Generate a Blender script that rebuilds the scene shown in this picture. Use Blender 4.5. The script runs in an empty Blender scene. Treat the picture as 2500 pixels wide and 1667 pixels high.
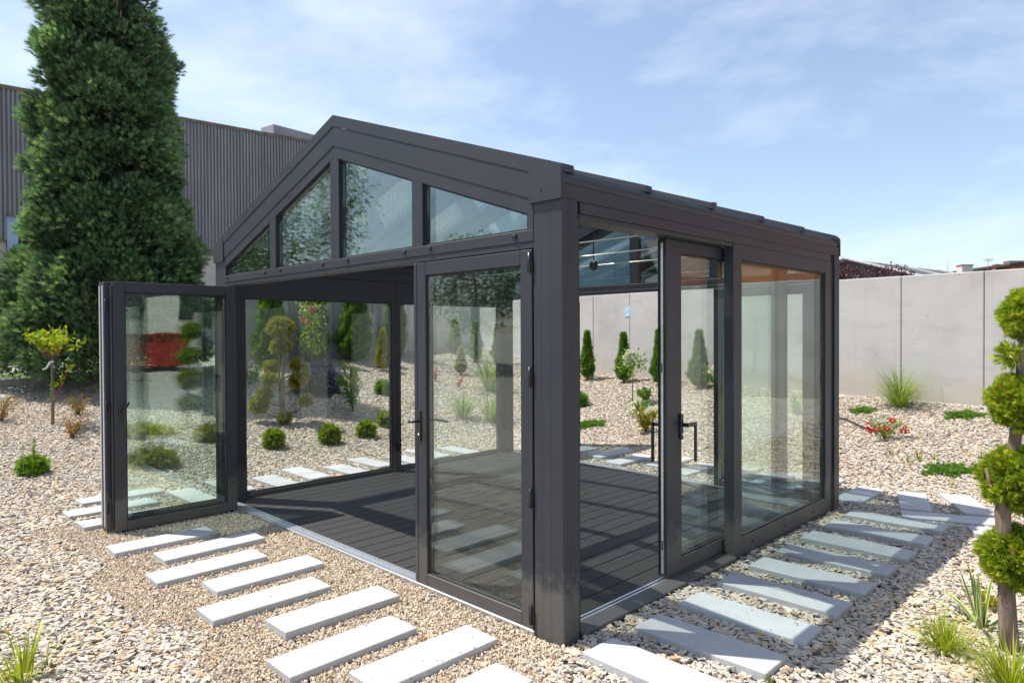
import bpy, bmesh, math, random
import numpy as np
from mathutils import Vector, Matrix

random.seed(7)
rng = np.random.default_rng(7)
scene = bpy.context.scene
COL = scene.collection
R = math.radians

# ------------------------------------------------------------------ camera
cam_d = bpy.data.cameras.new('camera')
cam = bpy.data.objects.new('camera', cam_d)
COL.objects.link(cam)
CAM = Vector((2.3104, -2.6978, 1.6517))
cr = Vector((0.70891, 0.70528, -0.00486)); cu = Vector((-0.00528, 0.01219, 0.99991)); cf = Vector((-0.70528, 0.70882, -0.01237))
M = Matrix.Identity(4)
for i in range(3):
    M[i][0] = cr[i]; M[i][1] = cu[i]; M[i][2] = -cf[i]; M[i][3] = CAM[i]
cam.matrix_world = M
cam_d.sensor_width = 36.0
cam_d.lens = 23.925
cam_d.clip_start = 0.05
cam_d.clip_end = 2000
cam_d.dof.use_dof = True
cam_d.dof.focus_distance = 4.3
cam_d.dof.aperture_fstop = 3.5
scene.camera = cam

# ------------------------------------------------------------------ light
SUNDIR = Vector((-0.45, -0.28, 1.0)).normalized()          # towards the sun
sun_el = math.asin(SUNDIR.z)
w = bpy.data.worlds.new('World'); scene.world = w; w.use_nodes = True
nt = w.node_tree; nt.nodes.clear()
out = nt.nodes.new('ShaderNodeOutputWorld'); bg = nt.nodes.new('ShaderNodeBackground')
sky = nt.nodes.new('ShaderNodeTexSky'); sky.sky_type = 'NISHITA'; sky.sun_disc = False
sky.sun_elevation = sun_el
sky.sun_rotation = math.atan2(SUNDIR.x, SUNDIR.y)
sky.air_density = 1.0; sky.dust_density = 0.9; sky.ozone_density = 1.8
tc = nt.nodes.new('ShaderNodeTexCoord')
mp = nt.nodes.new('ShaderNodeMapping'); mp.inputs['Scale'].default_value = (1.0, 1.0, 2.6); mp.inputs['Rotation'].default_value = (0.25, 0.12, 0.6)
n1 = nt.nodes.new('ShaderNodeTexNoise'); n1.inputs['Scale'].default_value = 2.6; n1.inputs['Detail'].default_value = 10; n1.inputs['Roughness'].default_value = 0.60; n1.inputs['Distortion'].default_value = 0.25
r1 = nt.nodes.new('ShaderNodeValToRGB'); r1.color_ramp.elements[0].position = 0.45; r1.color_ramp.elements[0].color = (0.0, 0.0, 0.0, 1); r1.color_ramp.elements[1].position = 0.88; r1.color_ramp.elements[1].color = (0.44, 0.44, 0.44, 1)
mx = nt.nodes.new('ShaderNodeMix'); mx.data_type = 'RGBA'; mx.inputs[7].default_value = (8.2, 8.5, 8.9, 1)
haze = nt.nodes.new('ShaderNodeMath'); haze.operation = 'ADD'; haze.inputs[1].default_value = 0.085; haze.use_clamp = True
nt.links.new(tc.outputs['Generated'], mp.inputs[0]); nt.links.new(mp.outputs[0], n1.inputs['Vector'])
nt.links.new(n1.outputs['Fac'], r1.inputs[0]); nt.links.new(r1.outputs[0], haze.inputs[0]); nt.links.new(haze.outputs[0], mx.inputs[0])
nt.links.new(sky.outputs[0], mx.inputs[6]); nt.links.new(mx.outputs[2], bg.inputs[0]); nt.links.new(bg.outputs[0], out.inputs[0])
bg.inputs[1].default_value = 0.104

sl = bpy.data.lights.new('sun', 'SUN'); sl.energy = 3.8; sl.angle = R(0.55); sl.color = (1.0, 0.955, 0.89)
so = bpy.data.objects.new('sun', sl); COL.objects.link(so)
so.rotation_euler = (-SUNDIR).to_track_quat('-Z', 'Y').to_euler()
so.location = (-8, -5, 18)

scene.view_settings.view_transform = 'Standard'
scene.view_settings.look = 'None'
scene.view_settings.exposure = 0.85
scene.view_settings.gamma = 1.0
scene.view_settings.use_curve_mapping = False
scene.render.engine = 'CYCLES'
cy = scene.cycles
cy.use_denoising = True
try:
    cy.denoiser = 'OPENIMAGEDENOISE'; cy.denoising_input_passes = 'RGB_ALBEDO_NORMAL'; cy.denoising_prefilter = 'ACCURATE'
except Exception:
    pass
cy.max_bounces = 10; cy.diffuse_bounces = 4; cy.glossy_bounces = 5; cy.transmission_bounces = 8; cy.transparent_max_bounces = 40
cy.caustics_reflective = False; cy.caustics_refractive = False
cy.sample_clamp_indirect = 6.0

# ------------------------------------------------------------------ materials
def newmat(name):
    m = bpy.data.materials.new(name); m.use_nodes = True
    n = m.node_tree; b = n.nodes['Principled BSDF']
    return m, n, b

def L(n, a, b): n.links.new(a, b)

def node(n, t, **kw):
    x = n.nodes.new(t)
    for k, v in kw.items():
        if k in x.inputs: x.inputs[k].default_value = v
        else: setattr(x, k, v)
    return x

def ramp(n, fac, stops):
    r = n.nodes.new('ShaderNodeValToRGB'); e = r.color_ramp.elements
    while len(e) < len(stops): e.new(0.5)
    for k, (p, c) in enumerate(stops):
        e[k].position = p; e[k].color = (*c, 1)
    L(n, fac, r.inputs[0]); return r.outputs[0]

def bump(n, b, h, strength, dist):
    x = node(n, 'ShaderNodeBump', Strength=strength, Distance=dist); L(n, h, x.inputs['Height']); L(n, x.outputs[0], b.inputs['Normal'])

def mixc(n, fac, a, c, mode='MIX'):
    m = n.nodes.new('ShaderNodeMix'); m.data_type = 'RGBA'; m.blend_type = mode
    for sock, v in ((m.inputs[0], fac), (m.inputs[6], a), (m.inputs[7], c)):
        if isinstance(v, (int, float)): sock.default_value = v
        elif isinstance(v, tuple): sock.default_value = (*v, 1)
        else: L(n, v, sock)
    return m.outputs[2]

def coords(n, kind='Object', scale=(1, 1, 1), rot=(0, 0, 0)):
    t = n.nodes.new('ShaderNodeTexCoord'); m = node(n, 'ShaderNodeMapping'); m.inputs['Scale'].default_value = scale; m.inputs['Rotation'].default_value = rot
    L(n, t.outputs[kind], m.inputs[0]); return m.outputs[0]

def noise(n, vec, scale, detail=4, rough=0.55, dist=0.0):
    x = node(n, 'ShaderNodeTexNoise', Scale=scale, Detail=detail, Roughness=rough, Distortion=dist)
    L(n, vec, x.inputs['Vector']); return x.outputs['Fac']

MAT = {}

def m_plain(name, col, rough=0.5, metal=0.0, nscale=0, namp=0.15, bumps=None, spec=0.5):
    m, n, b = newmat(name)
    b.inputs['Roughness'].default_value = rough; b.inputs['Metallic'].default_value = metal
    b.inputs['Specular IOR Level'].default_value = spec
    if nscale:
        v = coords(n); f = noise(n, v, nscale, 5)
        c0 = tuple(max(0, x * (1 - namp)) for x in col); c1 = tuple(x * (1 + namp) for x in col)
        L(n, ramp(n, f, [(0.3, c0), (0.7, c1)]), b.inputs['Base Color'])
        if bumps: bump(n, b, noise(n, v, bumps[0], 3), bumps[1], bumps[2])
    else:
        b.inputs['Base Color'].default_value = (*col, 1)
    MAT[name] = m; return m

# powder-coated anthracite aluminium
m, n, b = newmat('anthracite')
v = coords(n); f1 = noise(n, v, 2.3, 5, 0.6); f2 = noise(n, v, 900, 2)
streak = noise(n, coords(n, scale=(14, 14, 0.7)), 1.0, 4)
c = ramp(n, f1, [(0.3, (0.0215, 0.025, 0.033)), (0.7, (0.028, 0.032, 0.041))])
c = mixc(n, ramp(n, streak, [(0.55, (0, 0, 0)), (0.85, (0.35, 0.35, 0.35))]), c, (0.046, 0.048, 0.052))
geo = n.nodes.new('ShaderNodeNewGeometry'); sp = n.nodes.new('ShaderNodeSeparateXYZ'); L(n, geo.outputs['Position'], sp.inputs[0]); nd = noise(n, geo.outputs['Position'], 9, 5, 0.65)
zd = node(n, 'ShaderNodeMath', operation='MULTIPLY_ADD'); zd.inputs[1].default_value = -0.5; L(n, nd, zd.inputs[0]); L(n, sp.outputs[2], zd.inputs[2])
c = mixc(n, ramp(n, zd.outputs[0], [(-0.0, (0.5,) * 3), (0.12, (0, 0, 0))]), c, (0.17, 0.155, 0.13))
L(n, c, b.inputs['Base Color']); L(n, ramp(n, f1, [(0.2, (0.42,) * 3), (0.8, (0.56,) * 3)]), b.inputs['Roughness'])
bump(n, b, f2, 0.12, 0.0006); MAT['anthracite'] = m
m_plain('gasket', (0.012, 0.012, 0.013), 0.55)
m_plain('hardware', (0.018, 0.018, 0.02), 0.35)
m_plain('aluminium', (0.74, 0.75, 0.76), 0.32, 0.85, 30, 0.06)
m_plain('mill_strip', (0.62, 0.63, 0.65), 0.4, 0.6)
m_plain('steel_rod', (0.62, 0.60, 0.55), 0.3, 0.9)

def m_glass(name, tint, f0):
    m = bpy.data.materials.new(name); m.use_nodes = True; n = m.node_tree; n.nodes.clear()
    o = n.nodes.new('ShaderNodeOutputMaterial'); tr = n.nodes.new('ShaderNodeBsdfTransparent'); gl = n.nodes.new('ShaderNodeBsdfGlossy')
    tr.inputs[0].default_value = (*tint, 1); gl.inputs['Roughness'].default_value = 0.0; gl.inputs[0].default_value = (0.93, 1.0, 0.97, 1)
    lw = node(n, 'ShaderNodeLayerWeight', Blend=0.5)
    p5 = node(n, 'ShaderNodeMath', operation='POWER'); p5.inputs[1].default_value = 4.2
    mm = node(n, 'ShaderNodeMath', operation='MULTIPLY_ADD'); mm.inputs[1].default_value = 0.86 - f0; mm.inputs[2].default_value = f0
    L(n, lw.outputs['Facing'], p5.inputs[0]); L(n, p5.outputs[0], mm.inputs[0])
    # faint waviness of tempered glass
    nz = noise(n, coords(n), 1.7, 2); bp = node(n, 'ShaderNodeBump', Strength=0.05, Distance=0.02); L(n, nz, bp.inputs['Height']); L(n, bp.outputs[0], gl.inputs['Normal'])
    mix = n.nodes.new('ShaderNodeMixShader'); L(n, mm.outputs[0], mix.inputs[0]); L(n, tr.outputs[0], mix.inputs[1]); L(n, gl.outputs[0], mix.inputs[2]); L(n, mix.outputs[0], o.inputs[0])
    MAT[name] = m
m_glass('glass', (0.935, 0.975, 0.955), 0.072)
m_glass('gable_glass', (0.86, 0.93, 0.90), 0.12)
m_glass('roof_glass', (0.83, 0.885, 0.87), 0.06)
m_glass('clear_glass', (0.92, 0.95, 0.94), 0.04)

# decking boards, brushed and finely grooved
m, n, b = newmat('deck')
v = coords(n); g = node(n, 'ShaderNodeTexWave', Scale=55.0, Distortion=0.0); g.bands_direction = 'X'; L(n, v, g.inputs['Vector'])
oi = n.nodes.new('ShaderNodeObjectInfo')
f = noise(n, coords(n, scale=(6, 0.8, 1)), 3, 5)
c = ramp(n, f, [(0.3, (0.022, 0.0195, 0.018)), (0.7, (0.036, 0.0315, 0.0285))])
c = mixc(n, ramp(n, oi.outputs['Random'], [(0, (0.0,) * 3), (1, (0.5,) * 3)]), c, (0.022, 0.0205, 0.0195))
L(n, c, b.inputs['Base Color']); b.inputs['Roughness'].default_value = 0.62
bump(n, b, g.outputs['Fac'], 0.35, 0.0012); MAT['deck'] = m

# cast concrete paving
m, n, b = newmat('slab_concrete')
v = coords(n); geo = n.nodes.new('ShaderNodeNewGeometry')
oi = n.nodes.new('ShaderNodeObjectInfo'); av = node(n, 'ShaderNodeVectorMath', operation='ADD'); L(n, v, av.inputs[0]); L(n, geo.outputs['Position'], av.inputs[0])
f = noise(n, av.outputs[0], 5, 6, 0.6); fs = noise(n, av.outputs[0], 120, 3)
c = ramp(n, f, [(0.3, (0.45, 0.45, 0.452)), (0.7, (0.535, 0.535, 0.54))])
vo = node(n, 'ShaderNodeTexVoronoi', Scale=34.0); L(n, av.outputs[0], vo.inputs['Vector'])
gate = noise(n, av.outputs[0], 9, 3)
pit = ramp(n, vo.outputs['Distance'], [(0.10, (1, 1, 1)), (0.18, (0, 0, 0))])
pg = mixc(n, 1.0, pit, ramp(n, gate, [(0.52, (0, 0, 0)), (0.6, (1, 1, 1))]), 'MULTIPLY')
c = mixc(n, pg, c, (0.15, 0.145, 0.14))
c = mixc(n, 1.0, c, ramp(n, oi.outputs['Random'], [(0.0, (0.90, 0.895, 0.885)), (1.0, (1.03, 1.03, 1.03))]), 'MULTIPLY')
stain = noise(n, av.outputs[0], 2.6, 5, 0.65); c = mixc(n, ramp(n, stain, [(0.55, (0, 0, 0)), (0.75, (0.5,) * 3)]), c, (0.29, 0.27, 0.24))
L(n, c, b.inputs['Base Color']); b.inputs['Roughness'].default_value = 0.8; b.inputs['Specular IOR Level'].default_value = 0.25
bump(n, b, fs, 0.25, 0.002); MAT['slab_concrete'] = m

# precast wall concrete
m, n, b = newmat('wall_concrete')
geo = n.nodes.new('ShaderNodeNewGeometry'); P = geo.outputs['Position']
f = noise(n, P, 1.3, 6, 0.6); c = ramp(n, f, [(0.28, (0.43, 0.415, 0.395)), (0.5, (0.50, 0.485, 0.465)), (0.72, (0.54, 0.525, 0.50))])
mpv = node(n, 'ShaderNodeMapping'); mpv.inputs['Scale'].default_value = (1.2, 1.2, 5); L(n, P, mpv.inputs[0])
f2 = noise(n, mpv.outputs[0], 1.2, 5); c = mixc(n, ramp(n, f2, [(0.52, (0, 0, 0)), (0.78, (0.6,) * 3)]), c, (0.385, 0.37, 0.355))
mps = node(n, 'ShaderNodeMapping'); mps.inputs['Scale'].default_value = (5, 5, 0.35); L(n, P, mps.inputs[0])
c = mixc(n, ramp(n, noise(n, mps.outputs[0], 1.5, 4), [(0.60, (0, 0, 0)), (0.82, (0.35,) * 3)]), c, (0.36, 0.34, 0.32))
vo = node(n, 'ShaderNodeTexVoronoi', Scale=8.0); L(n, P, vo.inputs['Vector']); g2 = noise(n, P, 2.4, 2)
pit = mixc(n, 1.0, ramp(n, vo.outputs['Distance'], [(0.05, (1, 1, 1)), (0.09, (0, 0, 0))]), ramp(n, g2, [(0.45, (0, 0, 0)), (0.55, (1, 1, 1))]), 'MULTIPLY')
c = mixc(n, pit, c, (0.17, 0.16, 0.15))
sp = n.nodes.new('ShaderNodeSeparateXYZ'); L(n, P, sp.inputs[0]); z2 = node(n, 'ShaderNodeMath', operation='ADD'); L(n, sp.outputs[2], z2.inputs[0]); n9 = noise(n, P, 1.6, 4)
z3 = node(n, 'ShaderNodeMath', operation='MULTIPLY_ADD'); z3.inputs[1].default_value = -1.1; L(n, n9, z3.inputs[0]); L(n, sp.outputs[2], z3.inputs[2])
c = mixc(n, ramp(n, z3.outputs[0], [(0.10, (0.55,) * 3), (0.55, (0, 0, 0))]), c, (0.46, 0.385, 0.30))     # soil splash along the foot
L(n, c, b.inputs['Base Color']); b.inputs['Roughness'].default_value = 0.85; b.inputs['Specular IOR Level'].default_value = 0.2
bump(n, b, noise(n, P, 40, 3), 0.15, 0.004); MAT['wall_concrete'] = m

# stone chips: colour by instance, foliated grain along the stone
def m_stone(name, stops, grain):
    m, n, b = newmat(name)
    oi = n.nodes.new('ShaderNodeObjectInfo'); c = ramp(n, oi.outputs['Random'], stops)
    v = coords(n, scale=(1.2, 5, 9)); f = noise(n, v, grain, 4, 0.6)
    k = ramp(n, f, [(0.30, (0.72, 0.71, 0.70)), (0.55, (1.0, 1.0, 1.0)), (0.8, (1.12, 1.09, 1.05))])
    c = mixc(n, 1.0, c, k, 'MULTIPLY')
    f3 = noise(n, coords(n), grain * 0.6, 3); c = mixc(n, ramp(n, f3, [(0.62, (0,) * 3), (0.75, (0.32,) * 3)]), c, (0.46, 0.31, 0.17))
    L(n, c, b.inputs['Base Color']); b.inputs['Roughness'].default_value = 0.75; b.inputs['Specular IOR Level'].default_value = 0.3
    bump(n, b, f, 0.4, 0.003); MAT[name] = m
m_stone('chip_stone', [(0.0, (0.32, 0.30, 0.275)), (0.10, (0.44, 0.405, 0.36)), (0.28, (0.54, 0.485, 0.41)), (0.50, (0.61, 0.52, 0.41)), (0.70, (0.65, 0.585, 0.49)), (0.86, (0.61, 0.48, 0.33)), (0.95, (0.54, 0.36, 0.19)), (1.0, (0.42, 0.29, 0.18))], 1.6)
m_stone('fine_stone', [(0.0, (0.36, 0.32, 0.27)), (0.15, (0.50, 0.42, 0.33)), (0.4, (0.64, 0.52, 0.37)), (0.65, (0.70, 0.60, 0.45)), (0.85, (0.73, 0.66, 0.55)), (0.93, (0.62, 0.40, 0.21)), (1.0, (0.46, 0.29, 0.17))], 1.2)

# gravel bed below the loose stones
m, n, b = newmat('gravel_bed')
geo = n.nodes.new('ShaderNodeNewGeometry'); P = geo.outputs['Position']
vo = node(n, 'ShaderNodeTexVoronoi', Scale=26.0); mpv = node(n, 'ShaderNodeMapping'); mpv.inputs['Scale'].default_value = (1, 1.6, 1); L(n, P, mpv.inputs[0]); L(n, mpv.outputs[0], vo.inputs['Vector'])
sx = n.nodes.new('ShaderNodeSeparateColor'); L(n, vo.outputs['Color'], sx.inputs[0])
c = ramp(n, sx.outputs[0], [(0.0, (0.24, 0.23, 0.225)), (0.25, (0.38, 0.365, 0.345)), (0.55, (0.50, 0.455, 0.39)), (0.85, (0.55, 0.52, 0.48)), (1.0, (0.44, 0.31, 0.19))])
c = mixc(n, ramp(n, vo.outputs['Distance'], [(0.35, (0,) * 3), (0.75, (0.5,) * 3)]), c, (0.25, 0.215, 0.17))
L(n, c, b.inputs['Base Color']); b.inputs['Roughness'].default_value = 0.9
iv = node(n, 'ShaderNodeMath', operation='SUBTRACT'); iv.inputs[0].default_value = 1.0; L(n, vo.outputs['Distance'], iv.inputs[1]); bump(n, b, iv.outputs[0], 0.9, 0.02); MAT['gravel_bed'] = m

def m_leaf(name, stops, trans=0.25, rough=0.55, tcol=None):
    m = bpy.data.materials.new(name); m.use_nodes = True; n = m.node_tree; b = n.nodes['Principled BSDF']; o = n.nodes['Material Output']
    at = n.nodes.new('ShaderNodeAttribute'); at.attribute_name = 'tint'
    c = ramp(n, at.outputs['Fac'], stops); L(n, c, b.inputs['Base Color']); b.inputs['Roughness'].default_value = rough; b.inputs['Specular IOR Level'].default_value = 0.3
    t = n.nodes.new('ShaderNodeBsdfTranslucent'); L(n, mixc(n, 1.0, c, tcol or (1.25, 1.3, 0.6), 'MULTIPLY'), t.inputs[0])
    mix = n.nodes.new('ShaderNodeMixShader'); mix.inputs[0].default_value = trans; L(n, b.outputs[0], mix.inputs[1]); L(n, t.outputs[0], mix.inputs[2]); L(n, mix.outputs[0], o.inputs[0])
    MAT[name] = m
m_leaf('leaf_cypress', [(0.0, (0.045, 0.078, 0.046)), (0.45, (0.14, 0.245, 0.13)), (0.8, (0.24, 0.375, 0.195)), (0.93, (0.30, 0.44, 0.17)), (1.0, (0.24, 0.165, 0.09))], 0.36)
m_leaf('leaf_thuja', [(0.0, (0.05, 0.11, 0.018)), (0.5, (0.12, 0.25, 0.03)), (0.85, (0.22, 0.36, 0.04)), (1.0, (0.20, 0.13, 0.03))], 0.3)
m_leaf('leaf_topiary', [(0.0, (0.07, 0.12, 0.014)), (0.45, (0.23, 0.33, 0.022)), (0.8, (0.43, 0.49, 0.03)), (0.95, (0.56, 0.54, 0.045)), (1.0, (0.40, 0.20, 0.06))], 0.3)
m_leaf('leaf_gold', [(0.0, (0.125, 0.15, 0.015)), (0.5, (0.3, 0.2875, 0.0225)), (0.85, (0.475, 0.4, 0.0375)), (1.0, (0.25, 0.1375, 0.0375))], 0.28)
m_leaf('leaf_lime', [(0.0, (0.14, 0.23, 0.012)), (0.5, (0.33, 0.42, 0.02)), (0.9, (0.50, 0.52, 0.03)), (1.0, (0.52, 0.22, 0.03))], 0.35)
m_leaf('leaf_green', [(0.0, (0.07, 0.154, 0.0252)), (0.5, (0.14, 0.28, 0.042)), (1.0, (0.252, 0.392, 0.056))], 0.3)
m_leaf('leaf_azalea', [(0.0, (0.06, 0.108, 0.024)), (0.45, (0.168, 0.192, 0.042)), (0.6, (0.384, 0.192, 0.06)), (1.0, (0.6, 0.24, 0.072))], 0.3)
m_leaf('leaf_spruce', [(0.0, (0.0675, 0.15, 0.018)), (0.5, (0.165, 0.315, 0.027)), (1.0, (0.33, 0.48, 0.0375))], 0.2)
m_leaf('blade_green', [(0.0, (0.0805, 0.161, 0.023)), (0.5, (0.184, 0.2875, 0.0403)), (0.85, (0.322, 0.391, 0.069)), (1.0, (0.529, 0.46, 0.1955))], 0.35)
m_leaf('blade_lime', [(0.0, (0.16, 0.24, 0.02)), (0.5, (0.36, 0.42, 0.03)), (0.8, (0.52, 0.53, 0.06)), (1.0, (0.62, 0.56, 0.24))], 0.4)
m_leaf('leaf_purple', [(0.0, (0.03, 0.012, 0.016)), (0.6, (0.085, 0.026, 0.035)), (1.0, (0.16, 0.05, 0.05))], 0.2, tcol=(1.2, 0.8, 0.8))
m_leaf('leaf_lavender', [(0.0, (0.06, 0.08, 0.05)), (0.5, (0.12, 0.15, 0.09)), (0.62, (0.17, 0.15, 0.32)), (1.0, (0.30, 0.26, 0.55))], 0.2, tcol=(1.1, 1.1, 1.1))
m_leaf('petal_white', [(0.0, (0.50, 0.55, 0.30)), (0.4, (0.72, 0.70, 0.50)), (1.0, (0.80, 0.78, 0.66))], 0.25, tcol=(1, 1, 0.9))
m_leaf('petal_red', [(0.0, (0.35, 0.01, 0.015)), (1.0, (0.75, 0.035, 0.04))], 0.2, tcol=(1.2, 0.6, 0.6))
m_leaf('petal_pink', [(0.0, (0.55, 0.06, 0.16)), (1.0, (0.75, 0.16, 0.28))], 0.2, tcol=(1.2, 0.7, 0.8))
m_leaf('leaf_birch', [(0.0, (0.065, 0.13, 0.026)), (0.5, (0.117, 0.208, 0.039)), (1.0, (0.208, 0.286, 0.065))], 0.3)
m, n, b = newmat('yucca_leaf')
at = n.nodes.new('ShaderNodeAttribute'); at.attribute_name = 'tint'
L(n, ramp(n, at.outputs['Fac'], [(0.0, (0.62, 0.62, 0.16)), (0.30, (0.60, 0.60, 0.18)), (0.36, (0.12, 0.23, 0.04)), (0.68, (0.15, 0.27, 0.05)), (0.76, (0.70, 0.70, 0.40)), (1.0, (0.74, 0.73, 0.48))]), b.inputs['Base Color']); b.inputs['Roughness'].default_value = 0.4; MAT['yucca_leaf'] = m
m, n, b = newmat('bark')
f = noise(n, coords(n, scale=(14, 14, 2.2)), 3, 5, 0.65); L(n, ramp(n, f, [(0.3, (0.11, 0.075, 0.055)), (0.6, (0.24, 0.175, 0.135)), (0.8, (0.36, 0.29, 0.23))]), b.inputs['Base Color']); b.inputs['Roughness'].default_value = 0.9; bump(n, b, f, 0.8, 0.008); MAT['bark'] = m
m_plain('twig', (0.16, 0.11, 0.075), 0.85, 0, 20, 0.3)
m_plain('red_twig', (0.34, 0.07, 0.05), 0.7)
m_plain('white_tape', (0.78, 0.78, 0.78), 0.6)
m_plain('hose_black', (0.02, 0.02, 0.02), 0.5)
m_plain('paper_blue', (0.42, 0.66, 0.80), 0.6, 0, 18, 0.25)

# weathered corrugated cladding
m, n, b = newmat('cladding')
geo = n.nodes.new('ShaderNodeNewGeometry'); P = geo.outputs['Position']
mpv = node(n, 'ShaderNodeMapping'); mpv.inputs['Scale'].default_value = (1.2, 1.2, 0.16); L(n, P, mpv.inputs[0])
f = noise(n, mpv.outputs[0], 1.3, 5, 0.6); c = ramp(n, f, [(0.28, (0.19, 0.19, 0.195)), (0.5, (0.235, 0.235, 0.245)), (0.75, (0.30, 0.305, 0.315))])
f2 = noise(n, P, 0.5, 4); c = mixc(n, ramp(n, f2, [(0.5, (0,) * 3), (0.75, (0.35,) * 3)]), c, (0.15, 0.14, 0.14))
L(n, c, b.inputs['Base Color']); b.inputs['Roughness'].default_value = 0.6; MAT['cladding'] = m
m_plain('render_cream', (0.50, 0.455, 0.39), 0.85, 0, 0.8, 0.16)
m_plain('steel_blue', (0.30, 0.42, 0.54), 0.5, 0, 3, 0.12)
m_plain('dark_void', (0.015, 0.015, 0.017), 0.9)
m_plain('rust_trim', (0.15, 0.115, 0.095), 0.8, 0, 5, 0.4)
m_plain('grey_roof', (0.10, 0.10, 0.112), 0.95, 0, 0.6, 0.12, spec=0.1)
m_plain('verge_white', (0.55, 0.54, 0.52), 0.6)
m_plain('barn_wall', (0.10, 0.105, 0.11), 0.8)
m_plain('roof_dark', (0.05, 0.042, 0.04), 0.8)
m_plain('chimney_white', (0.58, 0.55, 0.50), 0.8, 0, 2, 0.1)
m_plain('terracotta', (0.42, 0.17, 0.08), 0.8)
m_plain('hall_blue', (0.15, 0.24, 0.31), 0.5, 0, 0.6, 0.15)
m_plain('asphalt', (0.07, 0.07, 0.07), 0.9, 0, 6, 0.3)
m_plain('grass_verge', (0.09, 0.14, 0.03), 0.9, 0, 9, 0.5)
m_plain('kerb_stone', (0.36, 0.34, 0.31), 0.85, 0, 7, 0.15)
m_plain('fence_wire', (0.30, 0.32, 0.31), 0.5, 0.6)
m_plain('red_paint', (0.30, 0.010, 0.013), 0.45)
m_plain('tyre', (0.02, 0.02, 0.02), 0.8)
m, n, b = newmat('brick')
geo = n.nodes.new('ShaderNodeNewGeometry'); P = geo.outputs['Position']; mpv = node(n, 'ShaderNodeMapping'); mpv.inputs['Rotation'].default_value = (R(90), 0, 0); L(n, P, mpv.inputs[0])
bt = node(n, 'ShaderNodeTexBrick', Scale=4.0); bt.inputs['Color1'].default_value = (0.42, 0.115, 0.035, 1); bt.inputs['Color2'].default_value = (0.50, 0.165, 0.055, 1); bt.inputs['Mortar'].default_value = (0.33, 0.17, 0.09, 1); bt.inputs['Mortar Size'].default_value = 0.012
L(n, mpv.outputs[0], bt.inputs['Vector']); fb = noise(n, P, 1.2, 5); c = mixc(n, ramp(n, fb, [(0.55, (0,) * 3), (0.75, (0.6,) * 3)]), bt.outputs[0], (0.22, 0.075, 0.035)); L(n, c, b.inputs['Base Color']); b.inputs['Roughness'].default_value = 0.85; MAT['brick'] = m

# ------------------------------------------------------------------ mesh helpers
ORG = {}      # object name -> world position of its origin

def tag(o, label=None, cat=None, group=None, kind=None):
    if label: o['label'] = label
    if cat: o['category'] = cat
    if group: o['group'] = group
    if kind: o['kind'] = kind
    return o

def empty(name, loc, label=None, cat=None, group=None):
    o = bpy.data.objects.new(name, None); o.empty_display_size = 0.1; COL.objects.link(o); o.location = loc
    ORG[o.name] = Vector(loc); return tag(o, label, cat, group)

def link(name, me, mat, parent=None, loc=None):
    o = bpy.data.objects.new(name, me); COL.objects.link(o)
    if mat: 
        me.materials.clear(); me.materials.append(MAT[mat])
    if parent:
        o.parent = parent; ORG[o.name] = ORG[parent.name].copy()
        if loc is not None: o.location = loc; ORG[o.name] = ORG[parent.name] + Vector(loc)
    else:
        o.location = loc or (0, 0, 0); ORG[o.name] = Vector(o.location)
    return o

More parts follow.
